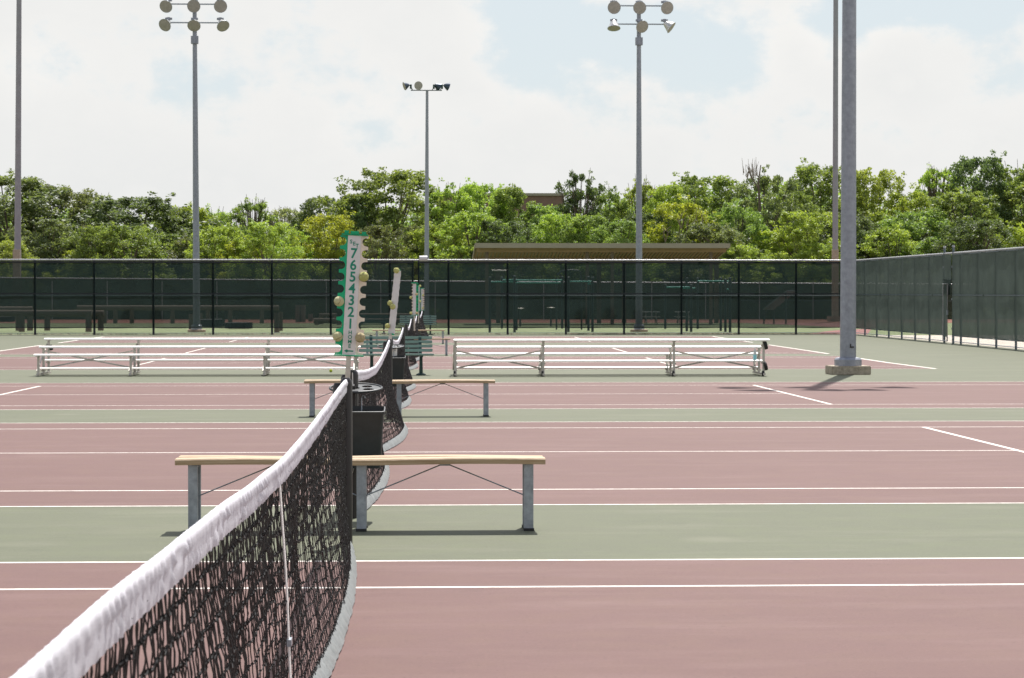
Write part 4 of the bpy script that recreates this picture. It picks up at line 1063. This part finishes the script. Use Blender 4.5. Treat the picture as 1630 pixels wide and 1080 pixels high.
# ---------------------------------------------------------------- trees
rg = np.random.RandomState(11)
def leaf_cloud(centers, radii, n_each, size, flat=.75, up=.35, seed=0):
    r = np.random.RandomState(seed); P_ = []
    for c, rad, n in zip(centers, radii, n_each):
        d = r.normal(size=(n, 3)); d /= np.linalg.norm(d, axis=1, keepdims=True)
        q = d*(rad*r.uniform(.15, 1.0, (n, 1))**.6)*np.array([1, 1, flat])
        P_.append(q+c)
    P_ = np.concatenate(P_); n = len(P_)
    nrm = r.normal(size=(n, 3)); nrm[:, 2] = np.abs(nrm[:, 2])+up; nrm /= np.linalg.norm(nrm, axis=1, keepdims=True)
    a = np.cross(nrm, r.normal(size=(n, 3))); a /= np.linalg.norm(a, axis=1, keepdims=True); b = np.cross(nrm, a)
    s = size*r.uniform(.6, 1.35, (n, 1)); a *= s; b *= s*.55
    V = np.stack([P_-a, P_+b-a*.1, P_+a, P_-b-a*.1], 1).reshape(-1, 3)
    Fq = np.arange(4*n).reshape(n, 4); return V, Fq
def tree_meshes(kind, seed):
    """unit tree about 10 m high, crown about 8 m wide; returns crown (V,F) and trunk MB"""
    r = np.random.RandomState(seed); C = []; Rr = []; n = []
    if kind == 'round': H0, H1, Wd, K, rd, dens = 1.6, 10, 4.0, 210, (.38, .98), 105
    elif kind == 'tall': H0, H1, Wd, K, rd, dens = 1.0, 10, 3.3, 180, (.38, .90), 100
    elif kind == 'sparse': H0, H1, Wd, K, rd, dens = 2.0, 10, 3.7, 150, (.28, .70), 55
    elif kind == 'ivy': H0, H1, Wd, K, rd, dens = 1.0, 10, 3.0, 130, (.35, .80), 90
    elif kind == 'layer': H0, H1, Wd, K, rd, dens = .8, 10, 4.2, 230, (.32, .82), 85
    else: H0, H1, Wd, K, rd, dens = .1, 10, 4.5, 190, (.45, 1.0), 110
    for i in range(K):
        t_ = r.uniform(0, 1)**.85
        z = H0+(H1-H0)*t_
        if kind == 'bush': prof = math.sqrt(max(0, 1-t_**2.2))
        elif kind == 'ivy': prof = .35+.65*abs(math.sin(t_*7+seed)) if t_ < .93 else .3
        else: prof = math.sqrt(max(0.02, 1-((t_-.42)/.60)**2))
        a = r.uniform(0, 6.283); q = r.uniform(.25, 1)**.5; q *= 1+.10*math.sin(9*a+5*t_)
        lump = 1+.16*math.sin(3*a+seed+3*t_)+.12*math.sin(5*a+2*seed-5*t_)
        rad = r.uniform(*rd)*(1.1-.45*t_)
        C.append((math.cos(a)*q*Wd*prof*lump, math.sin(a)*q*Wd*prof*lump, min(z, H1-rad*.6)+.35*math.sin(4*a+seed)*(1-t_))); Rr.append(rad); n.append(int(dens*(rad/rd[1])**1.6*1.5)+18)
    # twigs breaking the outline
    for i in range(60):
        c = C[r.randint(len(C))]; d = r.normal(size=3); d[2] = abs(d[2]); d /= np.linalg.norm(d)
        C.append(tuple(np.array(c)+d*r.uniform(.4, .8))); Rr.append(r.uniform(.18, .38)); n.append(r.randint(10, 22))
    V, Fq = leaf_cloud(np.array(C), Rr, [int(q*1.45) for q in n], .104, .7, .3, seed)
    tb = MB(); h = H1*.62
    lean = r.uniform(-.5, .5, 2)
    tr = [(lean[0]*(i/6)**2+.1*math.sin(i*1.7), lean[1]*(i/6)**2, h*i/6) for i in range(7)]
    tb.tube(tr, [.26, .21, .19, .16, .13, .10, .06], 8)
    for i in range(len(C) if kind in ('sparse', 'ivy') else min(len(C), 26)):
        c = Vector(C[i]); k = max(1, min(5, int(c.z*.55/h*6))); p = Vector(tr[k])
        m_ = (p+c)/2+Vector((0, 0, -.2)); tb.tube([p, m_, c], [.075, .045, .018], 5, False)
    V[:, 2] *= 10.1/V[:, 2].max()
    return V, Fq, tb
VAR = {}
for kind, seeds in (('round', (1, 2, 3)), ('tall', (4, 5)), ('sparse', (6, 7)), ('bush', (8, 9)), ('ivy', (10,)), ('layer', (12, 13))):
    for sd_ in seeds: VAR[(kind, sd_)] = tree_meshes(kind, sd_)
CACHE = {}
def tree(u, vtop, wpx, y, kind, seed, leaf, label, name='tree', group=None, rot=0., vbase=None):
    key = (kind, seed, leaf)
    g_ = gz(y)
    nm, crn = (('bush', 'foliage') if kind == 'bush' else (name, 'crown'))
    t = thing(nm, (Xof(u, y), y, g_-.05), label, 'bush' if nm == 'bush' else 'tree', rot, group)
    if key not in CACHE:
        V, Fq, tb = VAR[(kind, seed)]
        c = mesh_np(crn, V, Fq, LEAF[leaf], t); k = tb.build('trunk' if nm != 'bush' else 'stems', bark if leaf != 'pale' else pale_bark, t, True)
        CACHE[key] = (c, k)
    else:
        c, k = CACHE[key]; empty_mesh_copy(c, t); empty_mesh_copy(k, t)
    h = Zof(vtop, y)-g_; t.scale = (wpx*y/F/8.3, wpx*y/F/8.3, h/10.15)
    return t
BT = 'trees of the far tree line'; BB = 'bushes and low trees in front of the tree line'
T = [
 (12, 268, 175, 200, 'round', 1, 'olive', 'tall dark olive tree at the far left edge, left of the very tall pole'),
 (98, 289, 110, 204, 'round', 2, 'olive', 'dark olive tree just right of the very tall pole at the left'),
 (150, 298, 85, 225, 'sparse', 6, 'pale', 'pale thin tree showing sky through it, third from the left'),
 (222, 304, 170, 198, 'round', 3, 'dark', 'broad dark green tree halfway between the two leftmost poles'),
 (178, 322, 90, 206, 'tall', 4, 'dark', 'dark shoulder tree on the left of the broad dark green one'),
 (293, 318, 95, 208, 'round', 1, 'bright', 'yellow green tree directly behind the left floodlight pole'),
 (345, 320, 80, 210, 'tall', 5, 'bright', 'light green tree just right of the left floodlight pole'),
 (400, 310, 85, 206, 'sparse', 7, 'mid', 'open green tree with sky between its leaves, right of the left floodlight pole'),
 (458, 321, 80, 222, 'sparse', 6, 'pale', 'pale airy tree midway between left floodlight pole and scoreboard'),
 (515, 306, 85, 215, 'round', 2, 'dark', 'dark tree with brown twigs behind the top of the nearest scoreboard'),
 (620, 258, 150, 205, 'round', 3, 'mid', 'big domed green tree left of the slim middle pole, tallest nearby'),
 (572, 300, 75, 203, 'tall', 4, 'dark', 'dark left flank tree of the big domed one above the scoreboard'),
 (715, 279, 95, 204, 'tall', 5, 'bright', 'bright green tree immediately right of the slim middle pole'),
 (768, 278, 90, 207, 'round', 1, 'bright', 'bright yellow green round tree right of the slim middle pole'),
 (815, 288, 80, 206, 'tall', 4, 'mid', 'mid green tree just left of the brown building gap'),
 (872, 318, 90, 206, 'round', 2, 'mid', 'low green tree in front of the brown brick building gap'),
 (925, 266, 90, 200, 'ivy', 10, 'dark', 'dark ragged ivy covered tree right of the brown building gap'),
 (972, 284, 75, 206, 'tall', 5, 'mid', 'green tree between the ragged dark tree and the middle pole'),
 (1022, 278, 75, 208, 'sparse', 7, 'bright', 'light feathery tree right behind the middle floodlight pole'),
 (1066, 284, 80, 204, 'tall', 4, 'bright', 'bright green tree just right of the middle floodlight pole'),
 (1122, 266, 120, 212, 'round', 3, 'mid', 'rounded mid green tree above the right end of the pavilion'),
 (1215, 256, 95, 199, 'layer', 12, 'olive', 'tall wispy tree with bare branches and a dark forked trunk'),
 (1262, 290, 85, 203, 'layer', 13, 'mid', 'mid green tree between the wispy tree and the tall thin pole'),
 (1308, 246, 125, 210, 'round', 1, 'mid', 'large round crown directly behind the tall thin pole at the right'),
 (1395, 258, 100, 205, 'round', 2, 'bright', 'light green round tree just right of the thick grey pole'),
 (1450, 285, 110, 202, 'layer', 12, 'bright', 'light green spreading tree right of the thick grey pole'),
 (1502, 252, 90, 207, 'sparse', 6, 'bright', 'feathery light tree above the right fence gate'),
 (1568, 234, 105, 206, 'round', 3, 'dark', 'tallest dark tree near the right edge'),
 (1632, 240, 100, 205, 'tall', 5, 'mid', 'green tree cut by the right edge of the frame'),
 (1540, 290, 130, 196, 'layer', 13, 'mid', 'wide spreading tree behind the right side fence'),
 (1470, 322, 120, 195, 'round', 1, 'mid', 'mid green tree standing over the gate in the right fence'),
 (-60, 280, 140, 203, 'round', 3, 'olive', 'olive tree beyond the left edge of the frame'),
 (1700, 260, 140, 203, 'round', 1, 'mid', 'green tree beyond the right edge of the frame'),
]
B = [
 (22, 372, 70, 'bush', 8, 'bright', 'bright green bush at the foot of the very tall left pole'),
 (75, 345, 90, 'round', 2, 'olive', 'olive tree low between the very tall pole and the broad dark tree'),
 (132, 388, 62, 'bush', 9, 'yellow', 'small bright yellow green bush left of the left floodlight pole'),
 (160, 352, 70, 'round', 1, 'mid', 'low green tree under the pale thin tree on the left'),
 (212, 352, 90, 'round', 3, 'mid', 'low green tree at the foot of the broad dark green tree'),
 (262, 360, 80, 'bush', 8, 'mid', 'green bush just left of the left floodlight pole'),
 (305, 368, 70, 'bush', 9, 'olive', 'olive bush directly behind the left floodlight pole'),
 (352, 352, 80, 'round', 1, 'bright', 'light green tree low beside the left floodlight pole'),
 (388, 372, 70, 'bush', 8, 'yellow', 'yellow green bush below the open tree with sky gaps'),
 (432, 348, 80, 'round', 2, 'bright', 'bright round tree below the pale airy tree'),
 (475, 362, 70, 'bush', 9, 'bright', 'bright green bush left of the scoreboard top'),
 (528, 334, 85, 'round', 3, 'yellow', 'bright yellow tree right behind the top of the nearest scoreboard'),
 (556, 384, 60, 'bush', 8, 'yellow', 'yellow green bush behind the scoreboard number seven'),
 (598, 345, 75, 'layer', 12, 'olive', 'dull olive tree with bare twigs under the big domed tree'),
 (640, 372, 80, 'bush', 9, 'bright', 'bright bush just left of the slim middle pole'),
 (670, 350, 60, 'round', 1, 'olive', 'small olive tree directly behind the slim middle pole'),
 (705, 350, 85, 'round', 3, 'bright', 'bright tree at the foot of the slim middle pole, right side'),
 (752, 328, 95, 'layer', 13, 'bright', 'bright layered tree above the left end of the pavilion'),
 (802, 345, 80, 'round', 2, 'dark', 'dark small tree above the left part of the pavilion roof'),
 (845, 352, 80, 'bush', 8, 'mid', 'green bush above the pavilion, second from its left end'),
 (893, 330, 75, 'round', 1, 'bright', 'light green tree low beside the ragged dark tree'),
 (938, 336, 80, 'tall', 4, 'mid', 'mid green tree low under the ragged dark tree'),
 (985, 346, 80, 'round', 2, 'mid', 'mid green tree low left of the middle floodlight pole'),
 (1032, 330, 80, 'round', 3, 'dark', 'dark tree low right behind the middle floodlight pole'),
 (1082, 306, 95, 'layer', 12, 'yellow', 'yellow tinged tree above the middle right of the pavilion'),
 (1075, 366, 80, 'bush', 9, 'mid', 'green bush over the roof right of the middle pole'),
 (1130, 345, 85, 'round', 1, 'olive', 'olive tree above the right end of the pavilion roof'),
 (1178, 378, 75, 'bush', 8, 'bright', 'bright rounded bush just past the right end of the pavilion'),
 (1180, 320, 80, 'round', 3, 'mid', 'mid green tree left of the dark forked trunk'),
 (1242, 352, 85, 'bush', 9, 'yellow', 'yellow green bush at the base of the dark forked trunk'),
 (1285, 330, 90, 'round', 2, 'bright', 'light green tree low left of the tall thin pole'),
 (1300, 375, 80, 'bush', 8, 'bright', 'large bright bush left of the tall thin pole base'),
 (1345, 325, 85, 'round', 1, 'dark', 'dark tree low between the thin and the thick right poles'),
 (1385, 352, 80, 'tall', 5, 'dark', 'dark narrow tree just right of the thick grey pole'),
 (1425, 350, 90, 'bush', 9, 'bright', 'light bush above the corner of the two fences'),
 (1500, 365, 90, 'bush', 8, 'mid', 'green bush over the gate posts of the right fence'),
 (1560, 340, 100, 'round', 3, 'dark', 'dark low tree at the right behind the side fence'),
 (1625, 348, 70, 'bush', 9, 'yellow', 'bright yellow green bush at the right edge above the side fence'),
]
for i, (u, vt, w, y, k, s_, lf, lab) in enumerate(T): tree(u, vt+2, w*1.5, y, k, s_, lf, lab, group=BT, rot=i*1.3)
for i, (u, vt, w, k, s_, lf, lab) in enumerate(B): tree(u, vt, w*1.6, 186+(i*7) % 9, k, s_, lf, lab, group=BB, rot=i*2.1)
# forked dark trunk of the wispy tree and bare twigs above it
yk = 197.0
t = thing('bare_tree', (Xof(1217, yk), yk, gz(yk)), 'dark forked trunk with bare branches rising through the wispy tree', 'tree')
L0 = Vector((Xof(1217, yk), yk, gz(yk)))
def pl(l): return [tuple(at(u, v, yk-dd)-L0) for u, v, dd in l]
MB().tube([(0, 0, 0)]+pl([(1220, 385, .5), (1213, 355, 1), (1211, 320, 1.5), (1209, 290, 1.5), (1213, 262, 1.5)]), [.24, .2, .16, .12, .08, .04], 8).tube(pl([(1219, 375, .5), (1232, 355, 1), (1243, 338, 1.4)]), [.12, .08, .04], 6).tube(pl([(1209, 300, 1.5), (1196, 278, 1.2), (1190, 262, 1)]), [.07, .04, .02], 6).build('trunk', bark, t, True)
tw = None; rr = random.Random(3)
for i in range(34):
    u = 1184+rr.uniform(0, 24); v = 285-rr.uniform(0, 12); MB().tube(pl([(u, v, 1.2), (u+rr.uniform(-6, 6), v-rr.uniform(8, 24), 1.2)]), [.030, .010], 4, False).build('twig', pale_bark, t)
for (u0, v0) in ((1080, 380), (1100, 362), (1115, 350), (1085, 350), (1060, 372), (1128, 372)):
    for k in range(3): MB().tube(pl([(u0, v0+14, 9), (u0+rr.uniform(-8, 8), v0-2, 9.4), (u0+rr.uniform(-16, 16), v0-rr.uniform(8, 24), 9.8)]), [.05, .03, .014], 4, False).build('twig', pale_bark, t)
# closed mass of woodland behind the single trees
r = np.random.RandomState(5); C = []; Rr = []; nn = []
sk = [(-200, 345), (0, 320), (140, 345), (215, 345), (300, 350), (420, 362), (480, 352), (560, 330), (640, 310), (740, 318), (835, 338), (870, 350), (900, 345), (960, 315), (1040, 312), (1120, 305), (1200, 302), (1300, 285), (1400, 300), (1430, 315), (1500, 295), (1570, 275), (1800, 280)]
for i in range(1500):
    u = r.uniform(-150, 1780); y = r.uniform(214, 250); v_t = np.interp(u, [a for a, b in sk], [b for a, b in sk]); zt_ = Zof(v_t, 225)
    z = r.uniform(0, 1)**.8*zt_; rad = r.uniform(.8, 1.7); C.append((Xof(u, y), y, max(.5, z-rad*.5))); Rr.append(rad); nn.append(72)
V, Fq = leaf_cloud(np.array(C), Rr, nn, .26, .85, .3, 77)
o = mesh_np('woodland', V, Fq, LEAF['mid']); tag(o, 'dense green woodland filling the gaps behind the single trees', 'woodland', kind='stuff')
